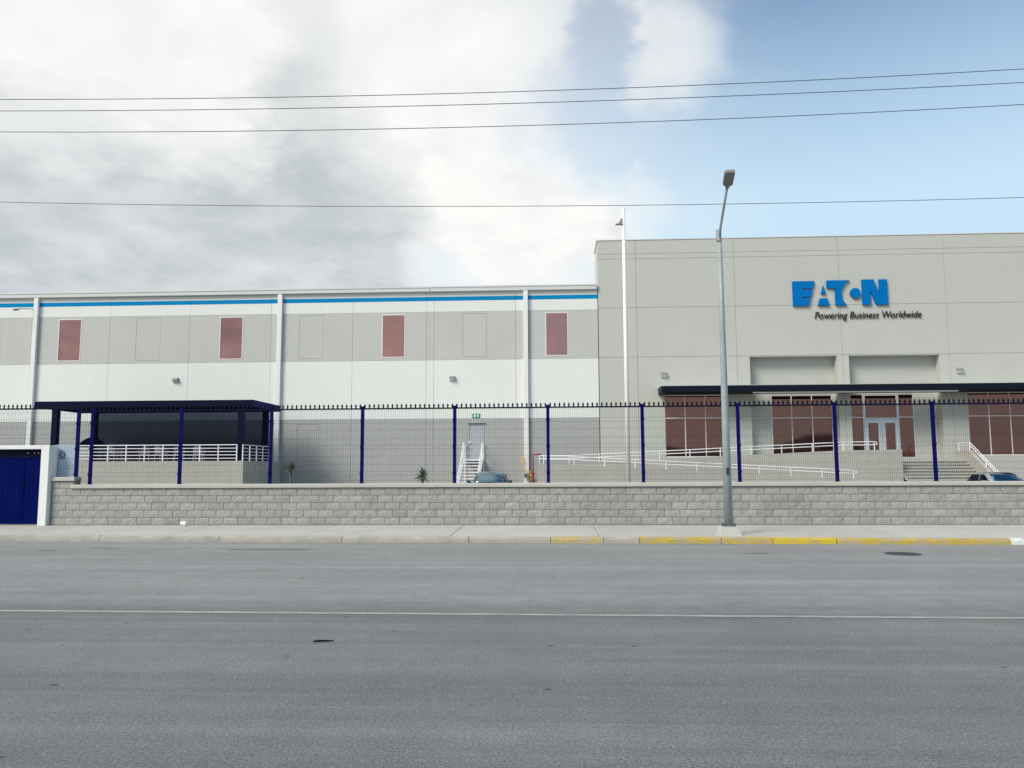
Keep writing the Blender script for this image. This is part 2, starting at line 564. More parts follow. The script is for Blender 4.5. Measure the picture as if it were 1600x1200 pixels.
# sidewalk slabs
sw = link('sidewalk', None, None, (0, 19.8, .15)); sw['kind'] = 'structure'; ORG[sw.name] = Vector((0, 19.8, .15))
x = -61.2 + 1.0
while x < 60:
    x2 = x+3.40
    g = .006
    a, b = x+g, x2-g
    t = MB()
    dz = random.uniform(-.004, .004)
    t.hexa([(a, kerb_y(a)+.165, -.02), (b, kerb_y(b)+.165, -.02), (b, 21.60, -.02), (a, 21.60, -.02),
            (a, kerb_y(a)+.165, .128+dz), (b, kerb_y(b)+.165, .128+dz), (b, 21.60, .19+dz), (a, 21.60, .19+dz)])
    part('slab', t, 'sidewalk', sw, bevel=.006, seg=1)
    x = x2
# kerb stones
kb = link('kerb', None, None, (0, 18.1, 0)); kb['kind'] = 'structure'; ORG[kb.name] = Vector((0, 18.1, 0))
cuts = [-60, -48, -36, -30.9, -28, -25.1, -22.2, -19.4, -16.5, -13.6, -10.65, -7.75, -4.85, -1.94, -.1, 1.07, 1.87, 3.64, 4.75, 6.1, 9.7, 9.98, 12.6, 15.4, 18.2, 21, 24, 30, 45, 60]
paint = {-.1: 'kerb_faded', 1.87: 'kerb_yellow', 3.64: 'kerb_yellow', 4.75: 'kerb_bright', 6.1: 'kerb_yellow', 9.7: 'kerb_white', 9.98: 'kerb_yellow', 12.6: 'kerb_yellow', 15.4: 'kerb_faded'}
for a, b in zip(cuts, cuts[1:]):
    m = paint.get(a, 'kerb'); t = MB(); g = .004 if a in (-.1, 9.7) else .007
    dy = random.uniform(-.008, .008); dz = random.uniform(-.006, .006)
    n = max(2, int((b-a)/.35)); rows = []
    for i in range(n+1):
        u = a+g+(b-a-2*g)*i/n; y = kerb_y(u)+dy
        j = lambda s: random.uniform(-s, s)
        rows.append([(u, y+j(.003), -.03), (u, y+.012+j(.006), .075+j(.004)), (u, y+.030+j(.006), .118+dz+j(.005)), (u, y+.060+j(.004), .133+dz+j(.003)), (u, y+.158, .134+dz), (u, y+.158, -.03)])
    k = 6
    vs = [v for r in rows for v in r]
    fs = [(i*k+q, (i+1)*k+q, (i+1)*k+(q+1) % k, i*k+(q+1) % k) for i in range(n) for q in range(k)]
    fs += [tuple(range(k)), tuple(n*k+q for q in range(k))[::-1]]
    t.add(vs, fs)
    o = part('kerb_stone', t, m, kb)
    if m != 'kerb': o['label'] = {'kerb_white': 'white painted kerb stone', 'kerb_faded': 'kerb stone with faded yellow paint'}.get(m, 'yellow painted kerb stone')

# yard behind the wall
Yd = MB(); Yd.box(-60, 60, 21.50, 47.9, -.02, .05)
solo('yard', Yd, 'yard', (0, 34, .05), kind='structure')

# far hills on the other side of the street (behind the camera), seen in the window glass
Hm = MB(); n = 90
rows = []
for i in range(n+1):
    a = rad(180) * i/n + math.pi
    rr = 1900
    h = .85*(48 + 26*math.sin(i*.37+1) + 17*math.sin(i*.83) + 9*math.sin(i*2.1))
    ca, sa = math.cos(a), math.sin(a)
    rows.append([(rr*.75*ca, rr*.75*sa, -.5), (rr*.9*ca, rr*.9*sa, h*.55), (rr*ca, rr*sa, max(h, 16)), (rr*1.3*ca, rr*1.3*sa, -.5)])
vs = [v for r in rows for v in r]
fs = [(i*4+q, (i+1)*4+q, (i+1)*4+q+1, i*4+q+1) for i in range(n) for q in range(3)]
Hm.add(vs, fs)
solo('hills', Hm, 'hill', (0, -1400, 0), True, kind='structure')

# ================================================================== BUILDINGS
YB = 47.0
wh = thing('warehouse', (-20, YB, 0), 'long low warehouse wing with white and grey bands and a blue stripe under the gutter', 'building')
wins = [(-40.3, -38.85), (-30.33, -28.87), (-20.22, -18.77), (-10.27, -8.85), (-.46, .90)]
blanks = [(-35.4, -33.95), (-25.43, -23.90), (-15.32, -13.83), (-5.39, -3.97)]
cols = [-47.1, -42.1, -37.08, -32.05, -27.10, -22.10, -17.06, -12.05, -7.57, -7.12, -2.23, 2.66]
rowz = [(0.04, 4.60, 'wall_dark'), (4.60, 8.11, 'wall_white'), (8.11, 11.02, 'wall_grey'), (11.02, 12.32, 'wall_white')]
DOOR = (-5.06, -4.12, 2.20, 4.30)
g = .007
core = MB(); core.box(-47.1, 2.66, YB+.075, 92, 0, 12.30)
part('wall_core', core, 'joint_core', wh)
rf = MB(); rf.hexa([(-47.3, 46.85, 12.42), (2.66, 46.85, 12.42), (2.66, 92, 13.3), (-47.3, 92, 13.3), (-47.3, 46.85, 12.50), (2.66, 46.85, 12.50), (2.66, 92, 13.4), (-47.3, 92, 13.4)])
part('roof', rf, 'trim_grey', wh)
for a, b in zip(cols, cols[1:]):
    for z0, z1, m in rowz:
        holes = []
        if m == 'wall_grey':
            holes = [(w[0], w[1], 8.28, 10.90) for w in wins+blanks if a < w[0] < b]
        if m == 'wall_dark':
            if a < DOOR[0] < b: holes.append((DOOR[0], DOOR[1], DOOR[2], DOOR[3]))
            if a < -15.28 < b: holes.append((-15.28, -13.99, 2.16, 4.33))
        zg = .006 if m != 'wall_dark' else .002
        t = pane_with_holes(MB(), a+g, b-g, z0+.006, z1-zg, YB, YB+.07, holes)
        wallpart('wall_panel', t, m, wh)
        if z1 > 12:
            t = MB(); t.box(a+g, b-g, YB-.004, YB+.02, 11.69, 11.94)
            part('stripe', t, 'blue_stripe', wh)
        for h in holes:
            if (h[0], h[1]) in wins or h == DOOR: continue
            t = MB(); t.box(h[0]+.013, h[1]-.013, YB+.006, YB+.06, h[2]+.013, h[3]-.013)
            part('blank_panel', t, m, wh)


def window(parent, x0, x1, z0, z1, yf, ncol, rows, glass, fm, fwid=.06, mull=.05, depth=.06, name='window'):
    """frame with mullions; each pane a sub-part"""
    t = MB()
    y0, y1 = yf, yf+depth
    t.box(x0, x1, y0, y1, z0, z0+fwid); t.box(x0, x1, y0, y1, z1-fwid, z1)
    t.box(x0, x0+fwid, y0, y1, z0+fwid, z1-fwid); t.box(x1-fwid, x1, y0, y1, z0+fwid, z1-fwid)
    xs = [x0+fwid] + [x0+(x1-x0)*i/ncol for i in range(1, ncol)] + [x1-fwid]
    zs = [z0+fwid] + list(rows) + [z1-fwid]
    for xx in xs[1:-1]: t.box(xx-mull/2, xx+mull/2, y0+.004, y1, z0+fwid, z1-fwid)
    for zz in zs[1:-1]:
        for xa, xb in zip(xs, xs[1:]):
            t.box(xa+(mull/2 if xa != xs[0] else 0), xb-(mull/2 if xb != xs[-1] else 0), y0+.004, y1, zz-mull/2, zz+mull/2)
    fr = part(name, t, fm, parent)
    for xa, xb in zip(xs, xs[1:]):
        for za, zb in zip(zs, zs[1:]):
            w, h = xb-xa, zb-za
            p = MB(); p.box(-w/2, w/2, 0, .012, -h/2, h/2)
            c = Vector(((xa+xb)/2, yf+depth*.45, (za+zb)/2)) - org_of(parent)
            o = link('pane', p.mesh('pane', glass), fr, c)
            o.rotation_euler = (random.uniform(-.0012, .0012), 0, random.uniform(-.0015, .0015))
    return fr


for a, b in wins:
    window(wh, a, b, 8.28, 10.90, YB-.015, 1, (), 'glass_upper', 'frame_pink', .055, depth=.08)
# gutter, split at the expansion joint, and downspouts
for a, b in ((-47.3, -7.36), (-7.33, 2.60)):
    t = MB(); t.prism([(46.78, 12.54), (46.76, 12.54), (46.76, 12.46), (46.79, 12.44), (46.80, 12.24), (46.96, 12.22), (46.96, 12.41), (46.83, 12.41)], 'x', a, b)
    part('gutter', t, 'trim_grey', wh)
for xx in (-46.9, -31.73, -16.48, -1.62):
    t = MB(); t.box(xx-.135, xx+.135, YB-.22, YB-.02, .05, 12.21)
    for zz in (2.5, 5.2, 8.3, 11.2): t.box(xx-.16, xx+.16, YB-.225, YB-.005, zz, zz+.05)
    part('downspout', t, 'trim_white', wh, bevel=.012)
# emergency door
d = MB(); d.box(DOOR[0]+.05, DOOR[1]-.05, YB+.015, YB+.06, DOOR[2], DOOR[3]-.05)
dr = part('door', d, 'door_grey', wh)
t = MB(); t.box(DOOR[0], DOOR[0]+.05, YB-.02, YB+.05, DOOR[2], DOOR[3]); t.box(DOOR[1]-.05, DOOR[1], YB-.02, YB+.05, DOOR[2], DOOR[3]); t.box(DOOR[0]+.05, DOOR[1]-.05, YB-.02, YB+.05, DOOR[3]-.05, DOOR[3])
part('door_frame', t, 'door_grey', dr)
t = MB(); t.tube([(-4.98, YB-.05, 3.2), (-4.86, YB-.05, 3.2)], .018, 8); t.box(-5.0, -4.94, YB-.03, YB+.02, 3.12, 3.28)
part('handle', t, 'lens_white', dr)
t = MB(); t.hexa([(DOOR[0]-.06, YB-.10, 4.33), (DOOR[1]+.06, YB-.10, 4.33), (DOOR[1]+.06, YB-.005, 4.34), (DOOR[0]-.06, YB-.005, 4.34), (DOOR[0]-.06, YB-.10, 4.35), (DOOR[1]+.06, YB-.10, 4.35), (DOOR[1]+.06, YB-.005, 4.38), (DOOR[0]-.06, YB-.005, 4.38)])
part('drip_hood', t, 'door_grey', wh)

# ---- office block
of = thing('office_building', (16, YB, 0), 'tall grey panel office block with big tinted windows and a recessed glass entrance', 'building')
oc = [2.69, 4.95, 10.72, 16.78, 22.82, 28.9, 35.0]
oz = [(.04, 8.15), (8.15, 11.11), (11.11, 14.06), (14.06, 14.37), (14.37, 15.20)]
core = MB(); core.box(2.70, 35.0, YB+.80, 92, 0, 12.35)
part('wall_core', core, 'joint_core', of)
core = MB(); core.box(2.70, 35.0, YB+.80, 49.9, 12.36, 15.18)
part('parapet', core, 'office_grey', of)
REC = [(11.45, 16.44), (17.12, 22.24)]
FL = 2.16
for i, (a, b) in enumerate(zip(oc, oc[1:])):
    for z0, z1 in oz:
        holes = []
        if z0 < 1:
            if a < 6.46 < b: holes = [(6.46, 9.98, 2.27, 5.88)]
            if i == 2: holes = [(REC[0][0], REC[0][1], FL, 8.10)]
            if i == 3: holes = [(REC[1][0], REC[1][1], FL, 8.10)]
            if a < 23.7 < b: holes = [(23.66, 27.2, 2.29, 5.90)]
            if a < 29.8 < b: holes = [(30.0, 33.6, 2.29, 5.90)]
        t = pane_with_holes(MB(), a+g, b-g, z0+.008, z1-.008, YB-.03, YB+.72, holes)
        wallpart('wall_panel', t, 'office_grey', of)
t = MB(); t.box(2.63, 35.0, YB-.06, YB+2.95, 15.20, 15.25)
part('parapet_cap', t, 'trim_grey', of)
# recess back walls with the glazing
RB = YB+.60
for i, (a, b) in enumerate(REC):
    holes = [(12.75, 16.28, FL+.06, 5.88)] if i == 0 else [(17.30, 20.92, FL+.012, 5.90)]
    t = pane_with_holes(MB(), a-.1, b+.1, FL-.3, 8.3, RB, RB+.1, holes)
    wallpart('recess_wall', t, 'office_grey', of)
window(of, 6.46, 9.98, 2.27, 5.88, YB+.03, 3, (4.54,), 'glass_lower', 'frame_pink', .05, .05)
window(of, 12.75, 16.28, FL+.06, 5.88, RB+.02, 3, (4.54,), 'glass_lower', 'frame_pink', .05, .05)
window(of, 23.66, 27.2, 2.29, 5.90, YB+.03, 3, (4.54,), 'glass_lower', 'frame_pink', .05, .05)
window(of, 30.0, 33.6, 2.29, 5.90, YB+.03, 3, (4.54,), 'glass_lower', 'frame_pink', .05, .05)
# entrance: side lights, transom light and a pair of glass doors
y0 = RB+.02
window(of, 17.30, 18.06, FL+.02, 5.90, y0, 1, (4.54,), 'glass_lower', 'alu', .05, .05, name='side_light')
window(of, 20.02, 20.92, FL+.02, 5.90, y0, 1, (4.54,), 'glass_lower', 'alu', .05, .05, name='side_light')
window(of, 18.065, 20.015, 4.42, 5.90, y0-.004, 1, (), 'glass_lower', 'alu', .09, .05, depth=.08, name='transom_light')
for a, b, hx in ((18.075, 19.035, 18.97), (19.045, 20.005, 19.11)):
    fr = window(of, a, b, FL+.02, 4.41, y0-.01, 1, (), 'glass_lower', 'alu', .20, .05, depth=.09, name='glass_door')
    t = MB(); t.tube([(hx, y0-.07, 2.9), (hx, y0-.07, 3.7)], .02, 8); t.box(hx-.015, hx+.015, y0-.07, y0-.005, 2.98, 3.01); t.box(hx-.015, hx+.015, y0-.07, y0-.005, 3.6, 3.63)
    part('handle', t, 'lens_white', fr)
# canopy
t = MB(); t.box(6.10, 35.2, 45.40, YB-.035, 5.90, 6.26)
cn = part('canopy', t, 'canopy', of, bevel=.02)
t = MB(); t.box(6.08, 35.2, 45.38, YB-.04, 6.262, 6.29)
part('canopy_flashing', t, 'canopy_lip', cn)
t = MB(); t.box(11.2, 22.45, 45.46, 45.56, 5.82, 5.897)
part('soffit_strip', t, 'canopy_lip', cn)

# ---- wall sign
sg = thing('wall_sign', (16.8, YB-.03, 11.0), 'large raised blue block letters on the grey office wall', 'sign')
LET = {'letter_e': [[(14.05, 12.51), (15.32, 12.51), (15.21, 12.07), (14.57, 12.07), (14.57, 11.985), (15.19, 11.985), (15.09, 11.57), (14.57, 11.57), (14.57, 11.485), (15.06, 11.485), (14.94, 11.05), (14.05, 11.05)]],
       'letter_a': [[(15.81, 12.24), (15.95, 11.75), (15.67, 11.75)], [(15.60, 11.47), (16.02, 11.47), (16.14, 11.05), (15.48, 11.05)]],
       'letter_t': [[(16.02, 12.53), (17.34, 12.53), (17.21, 12.46), (17.08, 12.34), (16.96, 12.16), (16.88, 11.98), (16.845, 11.79), (16.845, 11.60), (16.88, 11.43), (16.96, 11.26), (17.06, 11.13), (17.14, 11.05), (16.49, 11.05), (16.49, 12.07), (16.02, 12.07)]],
       'letter_o': [[(17.635+.295*math.cos(a*math.pi/16), 11.755+.305*math.sin(a*math.pi/16)) for a in range(32)]],
       'letter_n': [[(18.03, 12.55), (18.70, 12.55), (19.01, 11.72), (19.01, 12.55), (19.475, 12.55), (19.475, 11.06), (18.80, 11.06), (18.49, 11.95), (18.49, 11.06), (18.03, 11.06)]]}
for nm, polys in LET.items():
    t = MB()
    for p in polys: t.prism(p, 'y', YB-.17, YB-.03)
    part(nm, t, 'sign_blue', sg)
fc = bpy.data.curves.new('tagline', 'FONT')
fc.body = 'Powering Business Worldwide'
fc.shear = .22; fc.extrude = .022; fc.size = .60; fc.offset = -.004
fo = bpy.data.objects.new('tagline', fc); COL.objects.link(fo)
bpy.context.view_layer.update()
me = bpy.data.meshes.new_from_object(fo.evaluated_get(bpy.context.evaluated_depsgraph_get()))
bpy.data.objects.remove(fo)
xs = [v.co.x for v in me.vertices]; ys = [v.co.y for v in me.vertices]
sx = 6.08/(max(xs)-min(xs)); k = .40/.44
cap = .60*.70
for v in me.vertices:
    v.co = Vector(((v.co.x-min(xs))*sx, -v.co.z-.06, v.co.y*(.41/cap)))
me.materials.clear(); me.materials.append(MATS['sign_black'])
tl = link('slogan_sign', me, None, (15.27, YB-.03, 10.28))
tag(tl, 'slanted black slogan lettering under the blue block letters', 'sign')

# ---- wall-pack lights
for i, (xx, zz, yf, lab) in enumerate(((-22.82, 7.06, YB, 'grey wall light on the white band above the navy shelter'), (-6.0, 6.99, YB, 'grey wall light on the white band above the emergency door'),
                                  (6.45, 7.08, YB-.03, 'grey wall light above the left end of the dark entrance canopy'), (23.3, 7.16, YB-.03, 'grey wall light to the right of the recessed entrance bays'))):
    t = thing('wall_light', (xx, yf, zz), lab, 'light', 'wall lights along the facade')
    h = MB(); h.prism([(yf-.005, zz-.02), (yf-.005, zz+.15), (yf-.10, zz+.15), (yf-.22, zz+.04), (yf-.22, zz-.02)], 'x', xx-.16, xx+.16)
    h.box(xx-.16, xx+.16, yf-.04, yf-.005, zz-.15, zz-.02)
    part('housing', h, 'housing', t, bevel=.01)
    h = MB(); h.hexa([(xx-.14, yf-.06, zz-.15), (xx+.14, yf-.06, zz-.15), (xx+.14, yf-.042, zz-.15), (xx-.14, yf-.042, zz-.15), (xx-.14, yf-.20, zz-.025), (xx+.14, yf-.20, zz-.025), (xx+.14, yf-.042, zz-.025), (xx-.14, yf-.042, zz-.025)])
    part('lens', h, 'lens_white', t)

# ---- emergency exit sign over the door
es = thing('exit_sign', (-4.58, YB, 4.63), 'small green pictogram sign above the emergency door', 'sign')
t = MB(); t.box(-4.81, -4.36, YB-.03, YB-.005, 4.64, 4.90); part('plate', t, 'exit_green', es)
t = MB(); t.box(-4.80, -4.37, YB-.034, YB-.0305, 4.865, 4.885)
t.box(-4.71, -4.61, YB-.034, YB-.0305, 4.68, 4.83)
t.prism([(-4.53, 4.68), (-4.50, 4.68), (-4.49, 4.74), (-4.45, 4.69), (-4.42, 4.70), (-4.46, 4.77), (-4.44, 4.80), (-4.48, 4.83), (-4.52, 4.80), (-4.55, 4.76)], 'y', YB-.034, YB-.0305)
part('pictogram', t, 'white_print', es)

# ---- security camera on the warehouse wall
sc_ = thing('security_camera', (-32.0, YB, 11.4), 'small security camera on an arm high on the white wall at far left', 'camera')
t = MB(); t.tube([(-31.95, YB-.01, 11.50), (-31.95, YB-.30, 11.52), (-32.40, YB-.75, 11.44)], .025, 6); part('arm', t, 'housing', sc_)
t = MB(); t.tube([(-32.40, YB-.75, 11.40), (-32.62, YB-.95, 11.34)], [.06, .07], 10); part('camera_body', t, 'housing', sc_)

# ---- white steel stair to the emergency door
st = thing('steel_stair', (-4.7, 45, .05), 'white steel stair with handrails climbing to the emergency door', 'stairs')
NS = 12; rise = (2.20-.05)/NS; run = .27; ytop = 46.1
xl, xr = -5.22, -4.14
t = MB(); t.box(xl, xr, ytop, YB-.03, 2.12, 2.195); part('landing', t, 'rail_white', st)
for i in range(1, NS):
    z = 2.20-rise*i; y = ytop-run*i
    t = MB(); t.box(xl+.04, xr-.04, y, y+run+.02, z-.05, z); part('tread', t, 'rail_white', st)
for xx in (xl, xr):
    t = MB(); yb_ = ytop-run*NS
    t.prism([(ytop+.05, 2.20), (ytop+.05, 1.92), (yb_, .05), (yb_, .30)], 'x', xx-.02, xx+.02)
    part('stringer', t, 'rail_white', st)
    t = MB()
    for dz in (.95, .50):
        t.tube([(xx, YB-.10, 2.2+dz), (xx, ytop, 2.2+dz), (xx, yb_+.1, .15+dz)], .026, 8)
    part('handrail', t, 'rail_white', st)
    for i in (0, 4, 8, 11.5):
        t = MB(); y = ytop-run*i; z = 2.2-rise*i
        t.tube([(xx, y, z-.05), (xx, y, z+.95)], .024, 8); part('post', t, 'rail_white', st)
    t = MB(); t.tube([(xx, YB-.12, .05), (xx, YB-.12, 3.15)], .03, 8); part('post', t, 'rail_white', st)

# ---- gas and fire pipes by the downspout
gp = thing('gas_pipe', (-1.6, 46.6, .05), 'yellow gas pipe with a round meter beside the downspout', 'pipe')
t = MB(); yy = 46.62
t.tube([(-1.86, yy, 2.42), (-1.86, yy, 1.50), (-1.40, yy, 1.50), (-1.40, yy, .05)], .038, 8)
part('pipe', t, 'yellow_pipe', gp, True)
for zz in (1.25, 1.02):
    t = MB(); t.tube([(-1.46, yy, zz), (-1.34, yy, zz)], .06, 8); part('fitting', t, 'yellow_pipe', gp)
t = MB(); t.tube([(-1.64, yy-.22, 1.26), (-1.64, yy-.10, 1.26), (-1.64, yy-.06, 1.26), (-1.64, yy+.05, 1.26)], [.13, .17, .17, .10], 16); part('meter', t, 'meter', gp)
t = MB(); t.tube([(-1.64, yy-.235, 1.26), (-1.64, yy-.222, 1.26)], .07, 16); part('dial', t, 'black', gp)
rp = thing('fire_pipe', (-1.1, 46.6, .05), 'dark red fire water pipe with an elbow right of the yellow pipe', 'pipe')
t = MB(); t.tube([(-.80, yy+.3, 2.47), (-.86, yy, 2.47), (-1.23, yy, 2.47), (-1.23, yy, .05)], .045, 8); part('pipe', t, 'red_pipe', rp, True)
t = MB(); t.tube([(-1.23, yy, 1.28), (-1.23, yy, 1.42)], .075, 10); part('valve', t, 'red_pipe', rp)

# ================================================================== ENTRANCE STEPS AND RAMP
en = thing('entrance_steps', (20, 43, .05), 'broad concrete steps up to the glass entrance doors', 'steps')
SX0, SX1 = 18.20, 22.0
t = MB(); t.box(10.9, 22.3, 44.42, YB-.035, .05, 2.15); part('terrace', t, 'concrete', en)
for i in range(1, 13):
    z = 2.15-.165*i; y = 44.42-.30*i
    if z < .1: break
    t = MB(); t.box(SX0, SX1, y, y+.36, z-.045, z); t.box(SX0, SX1, y+.075, y+.30, .05 if i > 11 else z-.17, z-.045)
    part('step', t, 'concrete_cap', en)
t = MB(); t.prism([(45.4, .05), (45.4, 2.52), (43.9, 2.52), (40.85, .62), (40.85, .05)], 'x', 22.0, 22.28)
part('flank_wall', t, 'concrete', en)
hr = thing('step_handrail', (22.14, 43, .6), 'white tube handrail sloping down the right side of the entrance steps', 'handrail')
for dz in (.43, .27):
    t = MB(); t.tube([(22.14, 45.2, 2.52+dz), (22.14, 44.0, 2.52+dz), (22.14, 41.0, .70+dz)], .026, 8); part('rail', t, 'rail_white', hr)
t = MB(); t.tube([(22.14, 41.0, 1.13), (22.14, 40.7, 1.13), (22.14, 40.7, .97), (22.14, 41.0, .97)], .026, 8); part('end_loop', t, 'rail_white', hr)
for y, z in ((45.2, 2.52), (44.0, 2.50), (42.5, 1.62), (41.2, .82)):
    t = MB(); t.tube([(22.14, y, z), (22.14, y, z+.44)], .026, 8); part('post', t, 'rail_white', hr)

rm = thing('access_ramp', (8, 42.5, .05), 'long concrete switchback access ramp in front of the office windows', 'ramp')
def upz(x): return 2.12 - .0445*(15.0-x) if x < 15 else 2.12
def loz(x): return 1.46 - .054*(x-.5) if x > .5 else 1.46
t = MB(); t.prism([(-.9, .05), (-.9, upz(.9)), (.9, upz(.9)), (15.0, 2.12), (18.18, 2.12), (18.18, .05)], 'y', 43.18, 44.40); part('upper_ramp', t, 'concrete', rm)
t = MB(); t.prism([(-.9, .05), (-.9, upz(.9)+.41), (.9, upz(.9)+.41), (15.0, 2.53), (18.18, 2.53+.04), (18.18, .05)], 'y', 43.0, 43.175); part('upper_kerb_wall', t, 'concrete', rm)
t = MB(); t.prism([(-.9, .05), (-.9, 1.46), (.5, 1.46), (15.1, loz(15.1)), (16.6, loz(15.1)), (16.6, .05)], 'y', 41.48, 42.99); part('lower_ramp', t, 'concrete', rm)
t = MB(); t.prism([(-.9, .05), (-.9, 1.86), (.5, 1.86), (15.1, loz(15.1)+.40), (15.1, .05)], 'y', 41.3, 41.475); part('lower_kerb_wall', t, 'concrete', rm)

def ramp_rail(name, label, y, pts, hts, loop):
    r = thing(name, (pts[0][0], y, pts[0][1]), label, 'handrail', 'white handrails on the access ramp')
    for dz in hts:
        t = MB(); t.tube([(a, y, b+dz) for a, b in pts], .026, 8); part('rail', t, 'rail_white', r)
    if loop:
        (a, b) = pts[-1]
        t = MB(); t.tube([(a-.05, y, b+hts[0])] + [(a+.09*math.sin(q*math.pi/8), y, b+(hts[0]+hts[1])/2+(hts[0]-hts[1])/2*math.cos(q*math.pi/8)) for q in range(9)] + [(a-.05, y, b+hts[1])], .026, 8)
        part('end_loop', t, 'rail_white', r)
    L_ = pts[-1][0]-pts[0][0]; n = max(2, round(L_/1.62))
    for i in range(n+1):
        xx = pts[0][0]+.05+(L_-.1)*i/n
        for (a, b), (c, d) in zip(pts, pts[1:]):
            if a <= xx <= c: z = b+(d-b)*(xx-a)/(c-a)
        t = MB(); t.tube([(xx, y, z-.03), (xx, y, z+hts[0])], .026, 8); part('post', t, 'rail_white', r)
ramp_rail('ramp_handrail', 'white handrail rising along the upper flight of the access ramp', 43.09, [(-.85, upz(.9)+.41), (.9, upz(.9)+.41), (15.0, 2.53), (16.85, 2.55)], (.43, .27), True)
ramp_rail('ramp_handrail', 'white handrail falling along the lower flight of the access ramp', 41.39, [(-.6, 1.86), (.5, 1.86), (15.1, loz(15.1)+.40)], (.42, .26), True)

# ================================================================== SHELTER AND TERRACE (left)
pf = thing('raised_terrace', (-21, 43, .05), 'raised concrete terrace under the navy shelter roof', 'terrace')
t = MB(); t.box(-25.5, -16.15, 41.0, 41.2, .05, 2.12); part('front_wall', t, 'concrete', pf)
t = MB(); t.box(-16.35, -16.15, 41.2, YB-.24, .05, 2.12); part('side_wall', t, 'concrete', pf)
t = MB(); t.box(-25.5, -25.3, 41.2, YB-.24, .05, 2.12); part('side_wall', t, 'concrete', pf)
t = MB(); t.box(-25.3, -16.35, 41.2, YB-.01, 1.9, 2.10); part('floor', t, 'concrete_cap', pf)

def terrace_rail(label, a, b, n):
    a, b = Vector(a), Vector(b)
    r = thing('terrace_railing', tuple(a), label, 'railing', 'white railings round the raised terrace')
    for k in range(5):
        z = .13+.175*k
        t = MB(); t.tube([a+Vector((0, 0, z)), b+Vector((0, 0, z))], .026 if k == 4 else .020, 6); part('rail', t, 'rail_white', r)
    for i in range(n+1):
        p = a.lerp(b, i/n)
        t = MB(); t.box(p.x-.025, p.x+.025, p.y-.025, p.y+.025, p.z, p.z+.83); part('post', t, 'rail_white', r)
terrace_rail('long white five-bar railing on the front edge of the terrace', (-25.45, 41.10, 2.12), (-16.55, 41.10, 2.12), 9)
terrace_rail('short white five-bar railing on the right side of the terrace', (-16.25, 41.15, 2.12), (-16.25, 45.0, 2.12), 4)

sh = thing('shelter', (-21.5, 43, .05), 'navy steel shelter with a flat roof over the raised terrace', 'shelter')
X0, X1, Y0, Y1 = -27.55, -15.72, 41.0, 45.25
for nm, bx in (('front_fascia', (X0, X1, Y0, Y0+.08, 4.96, 5.30)), ('rear_fascia', (X0, X1, Y1-.08, Y1, 4.96, 5.30)), ('side_fascia', (X0, X0+.08, Y0+.08, Y1-.08, 4.96, 5.30)), ('side_fascia', (X1-.08, X1, Y0+.08, Y1-.08, 4.96, 5.30))):
    t = MB(); t.box(*bx); part(nm, t, 'navy_dark' if nm != 'side_fascia' else 'navy', sh)
t = MB(); xx = X0+.08; prof = []
while xx < X1-.3:
    prof += [(xx, 5.22), (xx+.10, 5.22), (xx+.13, 5.25), (xx+.22, 5.25)]; xx += .25
prof = prof + [(u, v+.012) for u, v in reversed(prof)]
n2 = len(prof)//2
for i in range(n2-1):
    a, b = prof[i], prof[i+1]; c, d_ = prof[2*n2-2-i], prof[2*n2-1-i]
    t.prism([a, b, c, d_], 'y', Y0+.085, Y1-.085)
part('roof_sheet', t, 'navy_dark', sh)
for yy_ in (41.9, 42.75, 43.6, 44.45):
    t = MB(); t.box(X0+.08, X1-.08, yy_-.04, yy_+.04, 5.05, 5.215); part('purlin', t, 'navy_dark', sh)
for xx, yy_, z0 in ((-26.5, 41.25, .05), (-16.45, 41.35, 2.10), (-26.6, 45.05, .05), (-16.5, 45.05, 2.10)):
    t = MB(); t.box(xx-.15, xx+.15, yy_-.15, yy_+.15, z0, 4.95); part('column', t, 'navy_dark', sh, bevel=.01)
for i in range(6):
    a = -26.45+i*9.8/6; b = a+9.8/6
    t = MB(); t.box(a, b-.0005, 45.02, 45.03, 2.12, 4.95); part('shade_screen', t, 'shade_screen', sh)

# black parasol and furniture on the terrace
ps = thing('parasol', (-25.0, 42.2, 2.10), 'low black parasol at the left end of the terrace', 'parasol')
t = MB(); n = 10
pr = [(.70, 0), (.66, .10), (.52, .27), (.33, .41), (.14, .50), (.01, .53)]
t.lathe([(r, z+2.93) for r, z in pr] , n, (-25.0, 42.2, 0)); part('canopy', t, 'black_cloth', ps)
t = MB(); t.tube([(-25.0, 42.2, 2.14), (-25.0, 42.2, 3.4)], .025, 8); part('pole', t, 'housing', ps)
t = MB(); t.lathe([(.25, 2.10), (.25, 2.15), (.05, 2.19)], 16, (-25.0, 42.2, 0)); part('base', t, 'black', ps)

